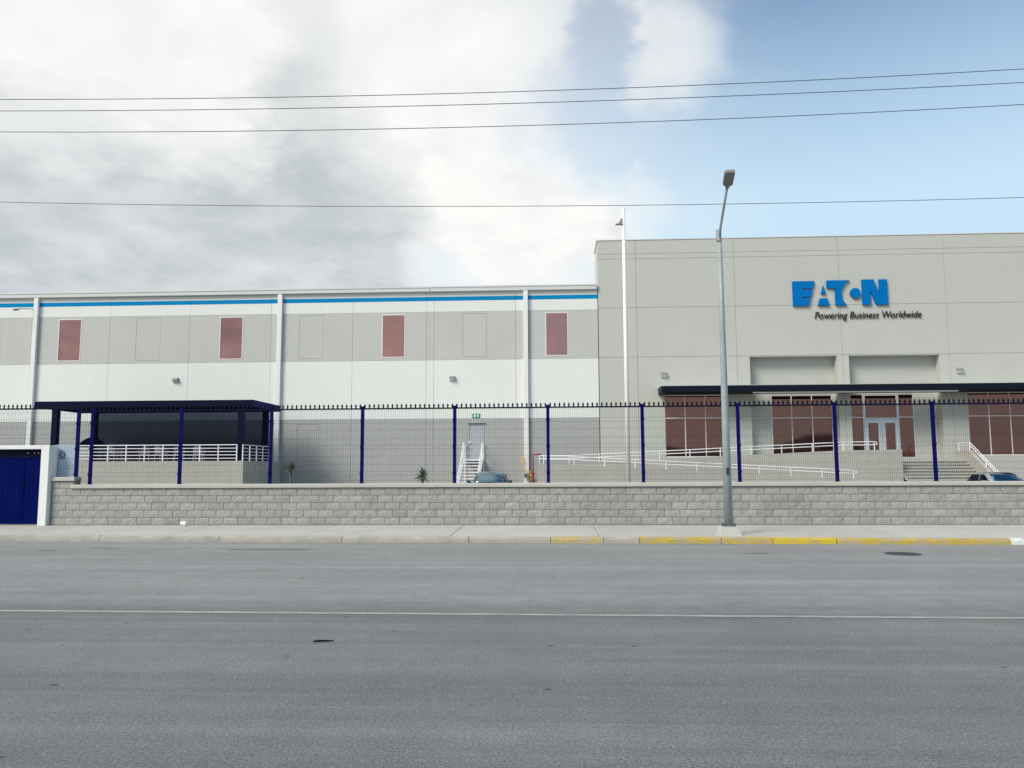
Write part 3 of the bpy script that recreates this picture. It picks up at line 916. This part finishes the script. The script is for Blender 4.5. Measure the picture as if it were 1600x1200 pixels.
def chair_proto():
    r = thing('plastic_chair', (0, 0, 0), 'x', 'chair', 'pale plastic chairs on the terrace')
    t = MB(); t.box(-.23, .23, -.23, .22, .42, .46); part('seat', t, 'chair_white', r, bevel=.02)
    t = MB()
    for i in range(7):
        a = -1 + 2*i/6; w = .03
        xx = .21*a; y = .24-.05*a*a
        t.hexa([(xx-w, y-.01, .46), (xx+w, y-.01, .46), (xx+w, y+.015, .46), (xx-w, y+.015, .46), (xx-w, y+.07, .84-.07*a*a), (xx+w, y+.07, .84-.07*a*a), (xx+w, y+.095, .84-.07*a*a), (xx-w, y+.095, .84-.07*a*a)])
    part('backrest', t, 'chair_white', r)
    for sx_ in (-1, 1):
        t = MB(); t.tube([(.25*sx_, -.2, .42), (.27*sx_, -.2, .64), (.27*sx_, .2, .66)], .022, 6); part('armrest', t, 'chair_white', r)
        for sy_ in (-1, 1):
            t = MB(); t.tube([(.21*sx_, .19*sy_, .43), (.25*sx_, .23*sy_, 0)], [.028, .02], 6); part('leg', t, 'chair_white', r)
    return r

def copy_tree(o, parent=None):
    c = o.copy(); COL.objects.link(c)
    if parent is not None: c.parent = parent
    for ch in list(o.children): copy_tree(ch, c)
    return c

ch0 = chair_proto()
spots = [(-23.9, 42.6, 2.6, 'pale plastic chair on the terrace nearest the parasol'), (-22.6, 43.2, .4, 'pale plastic chair on the terrace, second from the parasol'), (-21.3, 42.5, 2.9, 'pale plastic chair in the middle of the terrace, left of the pair'),
         (-20.4, 42.7, -2.8, 'pale plastic chair in the middle of the terrace, right of the pair'), (-19.2, 42.5, 3.3, 'pale plastic chair on the terrace, nearest the right column')]
for i, (xx, y, a, lab) in enumerate(spots):
    o = ch0 if i == 0 else copy_tree(ch0)
    o.location = (xx, y, 2.10); o.rotation_euler.z = a; o['label'] = lab

# ================================================================== LOW BLOCK WALL
bw = thing('block_wall', (0, 21.38, .17), 'low grey split-face concrete block wall with a smooth cap along the sidewalk', 'wall')
BW0 = org_of(bw)
BL, BH, FRONT = .398, .195, 21.28
def block_mesh(seed, L_, name='block'):
    rnd = random.Random(seed); t = MB()
    nx, nz = (5, 3) if L_ > .25 else (3, 3)
    g_ = .0055; l, h = L_/2-g_, BH/2-g_
    vs = []
    for j in range(nz+1):
        for i in range(nx+1):
            edge = i in (0, nx) or j in (0, nz)
            u = -l+2*l*i/nx; w = -h+2*h*j/nz
            if not edge: u += rnd.uniform(-.012, .012); w += rnd.uniform(-.010, .010)
            y = rnd.uniform(-.005, .003) if edge else rnd.uniform(-.012, -.002)
            vs.append((u, y, w))
    fs = [(j*(nx+1)+i, j*(nx+1)+i+1, (j+1)*(nx+1)+i+1, (j+1)*(nx+1)+i) for j in range(nz) for i in range(nx)]
    k = len(vs)
    vs += [(-l, .12, -h), (l, .12, -h), (l, .12, h), (-l, .12, h)]
    top = [nz*(nx+1)+i for i in range(nx+1)]; bot = list(range(nx+1)); lef = [j*(nx+1) for j in range(nz+1)]; rig = [j*(nx+1)+nx for j in range(nz+1)]
    fs += [tuple(top+[k+2, k+3]), tuple(bot[::-1]+[k, k+1]), tuple(lef+[k+3, k]), tuple(rig[::-1]+[k+1, k+2])]
    t.add(vs, fs)
    return t.mesh(name, 'block')
BM = [block_mesh(100+i, BL) for i in range(14)]
BHm = [block_mesh(200+i, BL/2) for i in range(3)]
t = MB(); t.box(-13.0, 30, FRONT+.014, FRONT+.20, .1, 1.215); t.box(-13.66, -13.0, FRONT+.014, FRONT+.20, .1, 1.40)
part('mortar_core', t, 'mortar', bw)
blocks = []
XL = -13.66
for c in range(6):
    z = .19+BH*(c+.5)
    xx = XL; first = True
    while xx < 29.8:
        L_ = BL/2 if (first and c % 2) else BL
        first = False
        if c == 5 and xx+L_ > -13.0: break
        blocks.append((xx+L_/2, z, L_ < .3)); xx += L_
def seen_size(b):
    v = Vector((b[0], FRONT, b[1]-CAM_Z)); dep = v.dot(fw)
    px = 800+f_px*v.dot(r2)/dep
    return (0 if -8 < px < 1608 else 1, dep + abs(b[0])*.02)
blocks.sort(key=seen_size)
rest = []
for i, (xx, z, half) in enumerate(blocks):
    if i < 296:
        o = link('block', random.choice(BHm if half else BM), bw, Vector((xx, FRONT+random.uniform(-.004, .004), z))-BW0)
        if random.random() < .5 and not half: o.rotation_euler.y = math.pi
    else: rest.append((xx, z, half))
t = MB()
for xx, z, half in rest:
    me = random.choice(BHm if half else BM)
    t.add([(v.co.x+xx, v.co.y+FRONT, v.co.z+z) for v in me.vertices], [tuple(p.vertices) for p in me.polygons])
o = part('blocks_beyond', t, 'block', bw); o['kind'] = 'stuff'
# cap stones
def cap(a, b, z):
    t = MB(); g_ = .0015
    t.prism([(21.225, z), (21.57, z), (21.57, z+.085), (21.54, z+.10), (21.255, z+.10), (21.235, z+.092), (21.225, z+.075)], 'x', a+g_, b-g_)
    part('cap_stone', t, 'concrete_cap', bw)
cap(-13.72, -13.03, 1.375)
xx = -13.14
while xx < 29.9:
    cap(xx, min(xx+2.5, 30), 1.172+.0006*(xx+13)); xx += 2.5

# ================================================================== FENCE ON THE WALL
fe = thing('metal_fence', (0, 21.4, 1.27), 'navy welded-mesh fence with a spiked top strip on the block wall', 'fence')
FO = org_of(fe)
def vy(z, z0):            # V-bends of the welded mesh
    for zb in (.22, .92, 1.62):
        dd = abs(z-z0-zb)
        if dd < .05: return -.035*(1-dd/.05)
    return 0.
def mesh_panel(w, z0, z1):
    t = MB(); r = .0027
    zz = [z0]
    for zb in (.22, .92, 1.62):
        for q in (-.05, 0, .05):
            if z0+zb+q < z1-.02: zz.append(z0+zb+q)
    zz.append(z1)
    n = int(w/.05)
    for i in range(n+1):
        xx = (w-n*.05)/2+i*.05
        t.tube([(xx, vy(z, z0), z) for z in zz], r, 4, False)
    for z in [z0+.02] + [z0+zb+q for zb in (.22, .92, 1.62) for q in (-.05, .05)] + [z0+.45, z0+.68, z0+1.15, z0+1.38, z1-.02]:
        if z < z1: t.tube([(0, vy(z, z0)-.004, z), (w, vy(z, z0)-.004, z)], r, 4, False)
    return t
def spike_strip(w):
    t = MB(); t.box(0, w, -.015, .015, 0, .035)
    n = round(w/.125)
    for i in range(n):
        xx = (i+.5)*w/n
        t.add([(xx-.026, -.004, .035), (xx+.026, -.004, .035), (xx+.012, -.004, .075), (xx+.034, -.004, .080), (xx, -.004, .155), (xx-.034, -.004, .080), (xx-.012, -.004, .075),
               (xx-.026, .004, .035), (xx+.026, .004, .035), (xx+.012, .004, .075), (xx+.034, .004, .080), (xx, .004, .155), (xx-.034, .004, .080), (xx-.012, .004, .075)],
              [(0, 1, 2, 3, 4, 5, 6), (13, 12, 11, 10, 9, 8, 7)] + [(q, q+7, (q+1) % 7+7, (q+1) % 7) for q in range(7)])
    return t
P0, SP = -12.69, 2.506
zp = lambda xx: 1.272+.0006*(xx+13)
pm = MB(); pm.box(-.042, .042, -.03, .03, 0, 2.06); pm.box(-.048, .048, -.036, .036, 2.06, 2.075); pm.box(-.075, .075, -.06, .06, 0, .010)
for zz in (.25, .95, 1.65): pm.box(-.052, .052, -.05, -.03, zz, zz+.05)
pmesh = pm.mesh('post', 'navy')
panel_me = mesh_panel(SP-.09, .05, 2.0).mesh('mesh_panel', 'navy_wire')
strip_me = spike_strip(SP).mesh('spike_strip', 'navy_dark')
for i in range(0, 17):
    xx = P0+SP*i
    z = zp(xx)
    link('post', pmesh, fe, Vector((xx, 21.40, z))-FO)
    if i < 16:
        link('mesh_panel', panel_me, fe, Vector((xx+.045, 21.385, z))-FO)
        link('spike_strip', strip_me, fe, Vector((xx, 21.385, z+1.99))-FO)
link('post', pmesh, fe, Vector((-13.09, 21.40, 1.272))-FO)
link('mesh_panel', mesh_panel(.31, .05, 2.0).mesh('mesh_panel', 'navy_wire'), fe, Vector((-13.045, 21.385, 1.272))-FO)
link('spike_strip', spike_strip(.40).mesh('spike_strip', 'navy_dark'), fe, Vector((-13.09, 21.385, 3.262))-FO)
# raised length over the gate
link('mesh_panel', mesh_panel(.46, .05, 1.87).mesh('mesh_panel', 'navy_wire'), fe, Vector((-13.60, 21.385, 1.48))-FO)
up_me = mesh_panel(2.45, .0, .98).mesh('mesh_panel', 'navy_wire'); us_me = spike_strip(2.5).mesh('spike_strip', 'navy_dark')
for a in (-16.05, -18.55):
    link('mesh_panel', up_me, fe, Vector((a, 21.385, 2.37))-FO)
    link('spike_strip', us_me, fe, Vector((a, 21.385, 3.34))-FO)
link('spike_strip', spike_strip(.45).mesh('spike_strip', 'navy_dark'), fe, Vector((-13.55, 21.385, 3.34))-FO)
sp2 = MB(); sp2.box(-.035, .035, -.03, .03, 0, 1.06); sp2m = sp2.mesh('post', 'navy')
link('post', sp2m, fe, Vector((-16.08, 21.40, 2.33))-FO)

# ================================================================== GATE AND PALE BLUE WALL
gt = thing('gate', (-14.9, 21.2, .19), 'navy sheet-metal double gate in a white plastered portal', 'gate')
t = MB(); t.box(-13.93, -13.70, 21.12, 21.50, .17, 2.34); part('jamb', t, 'plaster_white', gt, bevel=.012)
t = MB(); t.box(-17.45, -17.20, 21.12, 21.50, .17, 2.34); part('jamb', t, 'plaster_white', gt, bevel=.012)
t = MB(); t.box(-17.20, -13.93, 21.12, 21.50, 2.235, 2.34); part('lintel', t, 'plaster_white', gt, bevel=.012)
def leaf(a, b, lab):
    lf = MB(); xx = a; prof = []
    while xx < b-.05:
        prof += [(xx, 21.30), (xx+.07, 21.30), (xx+.08, 21.307), (xx+.10, 21.307)]; xx += .11
    prof.append((b, 21.30))
    n = len(prof)
    vs = [(u, v, .21) for u, v in prof] + [(u, v, 2.028) for u, v in prof]
    lf.add(vs, [(i, i+1, n+i+1, n+i) for i in range(n-1)])
    lf.box(a, b, 21.318, 21.34, .21, 2.028)
    o = part('gate_leaf', lf, 'navy_gate', gt)
    t = MB(); t.box(a, a+.04, 21.285, 21.298, .21, 2.02); t.box(b-.04, b, 21.285, 21.298, .21, 2.02); part('leaf_frame', t, 'navy_gate', o)
    return o
l1 = leaf(-14.525, -13.935, '')
l2 = leaf(-15.9, -14.535, '')
l3 = leaf(-17.195, -15.91, '')
t = MB(); t.box(-17.195, -13.935, 21.28, 21.345, 2.029, 2.234); part('header_panel', t, 'navy_dark', gt)
for xx in (-14.10, -14.21, -14.39):
    t = MB(); t.tube([(xx, 21.262, 2.13), (xx, 21.282, 2.13)], .012, 8); part('bolt', t, 'lens_white', gt)
t = MB(); t.tube([(-14.58, 21.27, 1.27), (-14.47, 21.27, 1.27)], .009, 8); t.box(-14.54, -14.515, 21.262, 21.284, 1.19, 1.25); part('latch', t, 'navy_dark', l1)

pb = thing('vent_wall', (-13.47, 21.62, 1.2), 'narrow pale blue wall with a star-shaped vent between gate and fence', 'wall')
t = MB(); t.box(-13.84, -13.24, 21.56, 21.76, .1, 2.36); part('wall', t, 'pale_blue', pb, bevel=.01)
for k in range(8):
    a = math.pi/4*k
    c, s = math.cos(a), math.sin(a)
    P = lambda u, v: (-13.60+.85*(u*c-v*s), 2.08+1.05*(u*s+v*c))
    t = MB(); t.prism([P(.030, 0), P(.100, -.022), P(.115, 0), P(.100, .022)], 'y', 21.552, 21.563); part('vent_hole', t, 'black', pb)

# ================================================================== STREET LAMP, MAST, WIRES
sl = thing('street_lamp', (3.95, 18.68, .14), 'tall grey steel street lamp with a flat head on a concrete plinth', 'street lamp')
PX, PY = 3.95, 18.68
t = MB(); b_, tp = .27, .19
t.hexa([(PX-b_, PY-b_, .10), (PX+b_, PY-b_, .10), (PX+b_, PY+b_, .10), (PX-b_, PY+b_, .10), (PX-tp, PY-tp, .325), (PX+tp, PY-tp, .325), (PX+tp, PY+tp, .325), (PX-tp, PY+tp, .325)])
part('plinth', t, 'concrete_cap', sl, bevel=.015)
t = MB(); t.box(PX-.15, PX+.15, PY-.15, PY+.15, .326, .345); bp = part('base_plate', t, 'lamp_steel', sl)
for sx_ in (-1, 1):
    for sy_ in (-1, 1):
        t = MB(); t.tube([(PX+.115*sx_, PY+.115*sy_, .345), (PX+.115*sx_, PY+.115*sy_, .40)], .018, 6); part('bolt', t, 'iron', bp)
t = MB(); t.tube([(PX, PY, .345), (PX, PY, 2.5), (PX, PY, 5), (PX, PY, 7.02)], [.100, .083, .066, .052], 16); pl = part('pole', t, 'lamp_steel', sl, True)
t = MB(); t.box(PX-.035, PX+.035, PY-.102, PY-.080, 1.50, 1.66); part('hand_hole', t, 'iron', pl)
t = MB(); t.tube([(PX-.02, PY-.01, 6.98), (PX-.02, PY-.01, 7.25)], .062, 12); part('collar', t, 'lamp_steel', sl)
arm_end = Vector((3.995, 17.92, 8.02))
t = MB(); t.tube([(PX, PY-.03, 7.02), (PX+.005, PY-.09, 7.25), (PX+.03, PY-.42, 7.66), tuple(arm_end)], .030, 10); part('arm', t, 'lamp_steel', sl, True)
ax = (Vector((3.97, 17.36, 8.30))-arm_end).normalized()
sd = Vector((1, 0, 0)); sd = (sd-ax*sd.dot(ax)).normalized(); nz_ = sd.cross(ax)
outl = [(-.035, -.02), (-.042, .04), (-.115, .11), (-.120, .45), (-.10, .50), (.10, .50), (.120, .45), (.115, .11), (.042, .04), (.035, -.02)]
t = MB(); n = len(outl)
vs = [tuple(arm_end+sd*u+ax*v+nz_*(-.035)) for u, v in outl] + [tuple(arm_end+sd*u*.93+ax*(v*.97+.01)+nz_*.05) for u, v in outl]
t.add(vs, [tuple(range(n)), tuple(range(2*n-1, n-1, -1))] + [(i, i+n, (i+1) % n+n, (i+1) % n) for i in range(n)])
hd = part('lamp_head', t, 'lamp_head', sl, bevel=.008)
t = MB(); o2 = [(-.09, .14), (-.09, .44), (.09, .44), (.09, .14)]
vs = [tuple(arm_end+sd*u+ax*v+nz_*(-.036)) for u, v in o2] + [tuple(arm_end+sd*u+ax*v+nz_*(-.046)) for u, v in o2]
t.add(vs, [(0, 1, 2, 3), (7, 6, 5, 4)] + [(i, i+4, (i+1) % 4+4, (i+1) % 4) for i in range(4)])
part('lens', t, 'lamp_lens', hd)

ms = thing('light_mast', (3.46, 38, .05), 'slim white mast with a small floodlight standing behind the fence', 'mast')
t = MB(); t.tube([(3.46, 38, .05), (3.46, 38, 7), (3.46, 38, 14.2)], [.125, .10, .078], 14); part('pole', t, 'mast_white', ms, True)
t = MB(); t.hexa([(3.20, 37.9, 13.42), (3.385, 37.9, 13.42), (3.385, 38.1, 13.42), (3.20, 38.1, 13.42), (3.33, 37.9, 13.66), (3.385, 37.9, 13.72), (3.385, 38.1, 13.72), (3.33, 38.1, 13.66)]); part('floodlight', t, 'housing', ms)
t = MB(); t.box(3.08, 3.40, 37.88, 38.12, 13.40, 13.425); part('bracket', t, 'housing', ms)
t = MB(); t.tube([(3.46, 38, 14.2), (3.46, 38, 14.24)], [.085, .06], 12); part('cap', t, 'mast_white', ms)

def quad_fit(p):
    (x0, z0), (x1, z1), (x2, z2) = p
    return lambda q: z0*(q-x1)*(q-x2)/((x0-x1)*(x0-x2)) + z1*(q-x0)*(q-x2)/((x1-x0)*(x1-x2)) + z2*(q-x0)*(q-x1)/((x2-x0)*(x2-x1))
for lab, pts, r in (('topmost overhead power wire crossing the sky', [(-14.09, 11.14), (-4.16, 10.96), (11.34, 11.16)], .0085),
                 ('second overhead power wire from the top', [(-14.07, 10.83), (-4.15, 10.66), (11.31, 10.82)], .0085),
                 ('third overhead power wire from the top', [(-14.04, 10.27), (-4.14, 10.08), (11.27, 10.27)], .0085),
                 ('lowest overhead wire, passing behind the street lamp arm', [(-13.92, 8.42), (-.97, 8.03), (11.11, 7.98)], .007)):
    fz = quad_fit(pts); t = MB()
    t.tube([(-32+64*i/80, 18.95, fz(-32+64*i/80)) for i in range(81)], r, 6)
    solo('overhead_wire', t, 'wire', (-32, 18.95, fz(-32)), label=lab, cat='wire', group='overhead wires above the street')

# ================================================================== CARS
def car(name, label, X, Yn, body, ws_glass, side_glass, H, group):
    """saloon parked nose towards the street; Yn = windscreen base"""
    z0 = .05
    c = thing(name, (X, Yn+.7, z0), label, 'car', group)
    k = H/1.44
    # lower body: stations along the length
    st_ = [(-1.25, .30, .62, .60), (-1.18, .22, .70, .76), (-.9, .20, .78, .84), (-.2, .20, .90, .88), (0, .20, .95, .88), (.8, .20, .97, .89), (1.9, .20, .98, .89), (2.6, .22, .98, .88), (3.1, .26, .96, .82), (3.22, .34, .88, .70)]
    t = MB(); rows = []
    for y, zb, zt, hw in st_:
        zt = zt*k
        pr_ = [(-hw*.92, zb), (-hw, zb+.18), (-hw, zt-.16), (-hw*.95, zt-.05), (-hw*.80, zt), (0, zt+.025), (hw*.80, zt), (hw*.95, zt-.05), (hw, zt-.16), (hw, zb+.18), (hw*.92, zb)]
        rows.append([(X+u, Yn+y, z0+v) for u, v in pr_])
    n = 11
    t.add([v for r in rows for v in r], [(i*n+q, (i+1)*n+q, (i+1)*n+(q+1) % n, i*n+(q+1) % n) for i in range(len(rows)-1) for q in range(n)] + [tuple(range(n)), tuple((len(rows)-1)*n+q for q in range(n))[::-1]])
    part('body', t, body, c, True)
    # cabin: windscreen base 0, roof .72 .. 1.75, rear glass base 2.5
    zb, zr = z0+.95*k, z0+1.44*k
    cab = [(-.02, .02, .74), (.35, .27, .70), (.72, .455, .64), (1.0, .49, .63), (1.4, .49, .63), (1.75, .455, .63), (2.15, .25, .67), (2.52, .02, .72)]
    t = MB(); rows = []
    for y, dz, hw in cab:
        dz *= k
        hb = .76
        pr_ = [(-hb, -.06), (-hb+.02, 0), (-hb+(hb-hw)*.5*min(1, dz*3), dz*.5), (-hw+.02, dz*.88), (-hw+.12, dz*.985), (0, dz+.015), (hw-.12, dz*.985), (hw-.02, dz*.88), (hb-(hb-hw)*.5*min(1, dz*3), dz*.5), (hb-.02, 0), (hb, -.06)]
        rows.append([(X+u, Yn+y, zb+v) for u, v in pr_])
    t.add([v for r in rows for v in r], [(i*n+q, (i+1)*n+q, (i+1)*n+(q+1) % n, i*n+(q+1) % n) for i in range(len(rows)-1) for q in range(n)] + [tuple(range(n)), tuple((len(rows)-1)*n+q for q in range(n))[::-1]])
    part('cabin', t, body, c, True)
    def patch(nm, P, m, bulge, nx=8, ny=4):
        (a, b, cc, d) = [Vector(p) for p in P]
        nn = (b-a).cross(d-a).normalized()
        t = MB(); vs = []
        for j in range(ny+1):
            for i in range(nx+1):
                u, v = i/nx, j/ny
                p = a.lerp(b, u).lerp(d.lerp(cc, u), v) + nn*bulge*(1-(2*u-1)**2)
                vs.append(tuple(p))
        t.add(vs, [(j*(nx+1)+i, j*(nx+1)+i+1, (j+1)*(nx+1)+i+1, (j+1)*(nx+1)+i) for j in range(ny) for i in range(nx)])
        o = part(nm, t, m, c, True)
        md = o.modifiers.new('thick', 'SOLIDIFY'); md.thickness = .006
        return o
    zt = zb+.445*k
    patch('windscreen', [(X-.67, Yn-.035, zb+.02), (X+.67, Yn-.035, zb+.02), (X+.53, Yn+.66, zt-.01), (X-.53, Yn+.66, zt-.01)], ws_glass, .05)
    patch('rear_window', [(X+.62, Yn+2.53, zb+.05), (X-.62, Yn+2.53, zb+.05), (X-.52, Yn+1.84, zt-.02), (X+.52, Yn+1.84, zt-.02)], side_glass, .05)
    for s in (-1, 1):
        for ya, yb_, yc, yd in ((.22, 1.12, 1.12, .80), (1.20, 2.22, 1.86, 1.20)):
            P = [(X+s*.765, Yn+ya, zb+.03), (X+s*.765, Yn+yb_, zb+.03), (X+s*.655, Yn+yc, zt-.05), (X+s*.655, Yn+yd, zt-.05)]
            if s < 0: P = [P[1], P[0], P[3], P[2]]
            patch('side_window', P, side_glass, .012)
        t = MB(); mx = X+s*.93
        t.hexa([(mx-.10, Yn+.26, zb+.00), (mx+.09, Yn+.26, zb+.00), (mx+.08, Yn+.36, zb+.01), (mx-.10, Yn+.36, zb+.01), (mx-.10, Yn+.25, zb+.12), (mx+.08, Yn+.26, zb+.11), (mx+.07, Yn+.36, zb+.11), (mx-.10, Yn+.36, zb+.12)])
        t.box(min(X+s*.76, mx), max(X+s*.76, mx), Yn+.29, Yn+.33, zb-.01, zb+.04)
        part('mirror', t, body, c, bevel=.015)
        for yw in (-.55, 2.25):
            t = MB(); t.tube([(X+s*.70, Yn+yw, z0+.31), (X+s*.91, Yn+yw, z0+.31)], .31, 24); w = part('wheel', t, 'tyre', c)
            t = MB(); t.tube([(X+s*.90, Yn+yw, z0+.31), (X+s*.918, Yn+yw, z0+.31)], .20, 20); part('rim', t, 'rim', w)
        t = MB(); t.hexa([(X+s*.38, Yn-1.27, z0+.60), (X+s*.74, Yn-1.19, z0+.62), (X+s*.74, Yn-1.05, z0+.62), (X+s*.38, Yn-1.1, z0+.60), (X+s*.38, Yn-1.22, z0+.70), (X+s*.72, Yn-1.13, z0+.73), (X+s*.72, Yn-1.0, z0+.73), (X+s*.38, Yn-1.05, z0+.70)])
        part('headlight', t, 'headlight', c)
    t = MB(); t.box(X-.35, X+.35, Yn-1.275, Yn-1.2, z0+.42, z0+.60); part('grille', t, 'black', c)

car('parked_car', 'dark teal car parked nose out below the emergency stair', -2.90, 35.7, 'car_teal', 'car_glass', 'car_glass_dark', 1.47, 'cars parked behind the wall')
car('parked_car', 'silver car with blue windscreen parked beside the entrance steps', 19.72, 36.0, 'car_silver', 'car_glass_blue', 'car_glass_dark', 1.35, 'cars parked behind the wall')

# ================================================================== YUCCAS
def yucca(label, X, Y, ztop, R_, n, seed):
    rnd = random.Random(seed)
    y = thing('yucca', (X, Y, .05), label, 'plant', 'yuccas in the yard')
    zc = ztop-R_*.85
    t = MB(); t.tube([(X, Y, .05), (X+.03, Y, zc*.5), (X, Y, zc)], [.09, .07, .06], 8); part('trunk', t, 'yucca_dry', y)
    lv = MB()
    for i in range(n):
        az = rnd.uniform(0, 2*math.pi); el = rnd.uniform(-.55, 1.45)
        L_ = R_*rnd.uniform(.75, 1.1); w = .028*rnd.uniform(.8, 1.3)
        d0 = Vector((math.cos(az)*math.cos(el), math.sin(az)*math.cos(el), math.sin(el)))
        s = d0.cross(Vector((0, 0, 1))).normalized()
        b = Vector((X, Y, zc+rnd.uniform(-.12, .05)))
        p = [b, b+d0*L_*.5, b+d0*L_-Vector((0, 0, .12*L_*math.cos(el)))]
        up_ = s.cross(d0)
        lv.add([p[0]-s*w*.7, p[0]+s*w*.7, p[1]-s*w, p[1]+s*w, p[1]-up_*w*.5, p[2]], [(0, 1, 3, 2), (2, 3, 5), (0, 2, 4), (1, 4, 3), (2, 5, 4), (3, 4, 5), (0, 4, 1)])
    part('crown', lv, 'yucca_leaf', y)
yucca('spiky yucca with a bare stem right of the navy shelter', -13.97, 42.0, 2.12, .47, 75, 3)
yucca('low bushy yucca left of the white emergency stair', -6.93, 42.0, 1.72, .52, 110, 5)

# ================================================================== SMALL THINGS ON THE STREET
t = MB(); c0 = Vector((-9.86, 21.05, .245)); ax_ = Vector((1, -.25, -.06)).normalized()
t.tube([c0-ax_*.085, c0-ax_*.08, c0+ax_*.085, c0+ax_*.092], [.038, .042, .058, .060], 18)
solo('foam_cup', t, 'cup', tuple(c0), label='white foam cup lying against the foot of the block wall', cat='cup')
t = MB(); t.tube([(-2.335, 7.80, .014), (-2.29, 7.812, .016), (-2.22, 7.83, .015), (-2.145, 7.855, .010)], [.006, .010, .009, .004], 6)
solo('debris_strip', t, 'debris', (-2.24, 7.83, .0), label='thin black strip of debris lying on the road', cat='debris')
mh = thing('manhole_cover', (6.66, 15.98, .004), 'round dark iron manhole cover in the road near the yellow kerb', 'manhole cover')
t = MB(); t.lathe([(.29, .001), (.29, .008), (.26, .010)], 28, (6.66, 15.98, 0)); part('cover', t, 'iron', mh)
t = MB(); t.lathe([(.33, .001), (.33, .005), (.30, .006)], 28, (6.66, 15.98, 0)); part('ring', t, 'iron', mh)
pbm = MB(); rnd = random.Random(4)
for i in range(420):
    xx = rnd.uniform(-16, 14)
    yy_ = kerb_y(xx)-abs(rnd.gauss(0, .18))-.01 if i < 330 else rnd.uniform(5, 17)
    s = rnd.uniform(.004, .014)
    q = [(xx+s*rnd.uniform(.6, 1.4)*a, yy_+s*rnd.uniform(.6, 1.4)*b, .001+c*s*.8) for a, b, c in ((-1, -1, 0), (1, -1, 0), (1, 1, 0), (-1, 1, 0), (-.6, -.5, 1), (.5, -.6, 1), (.6, .6, 1), (-.5, .5, 1))]
    pbm.hexa(q)
solo('pebbles', pbm, 'pebble', (0, 17, 0), kind='stuff', label='loose grit along the gutter', cat='grit')
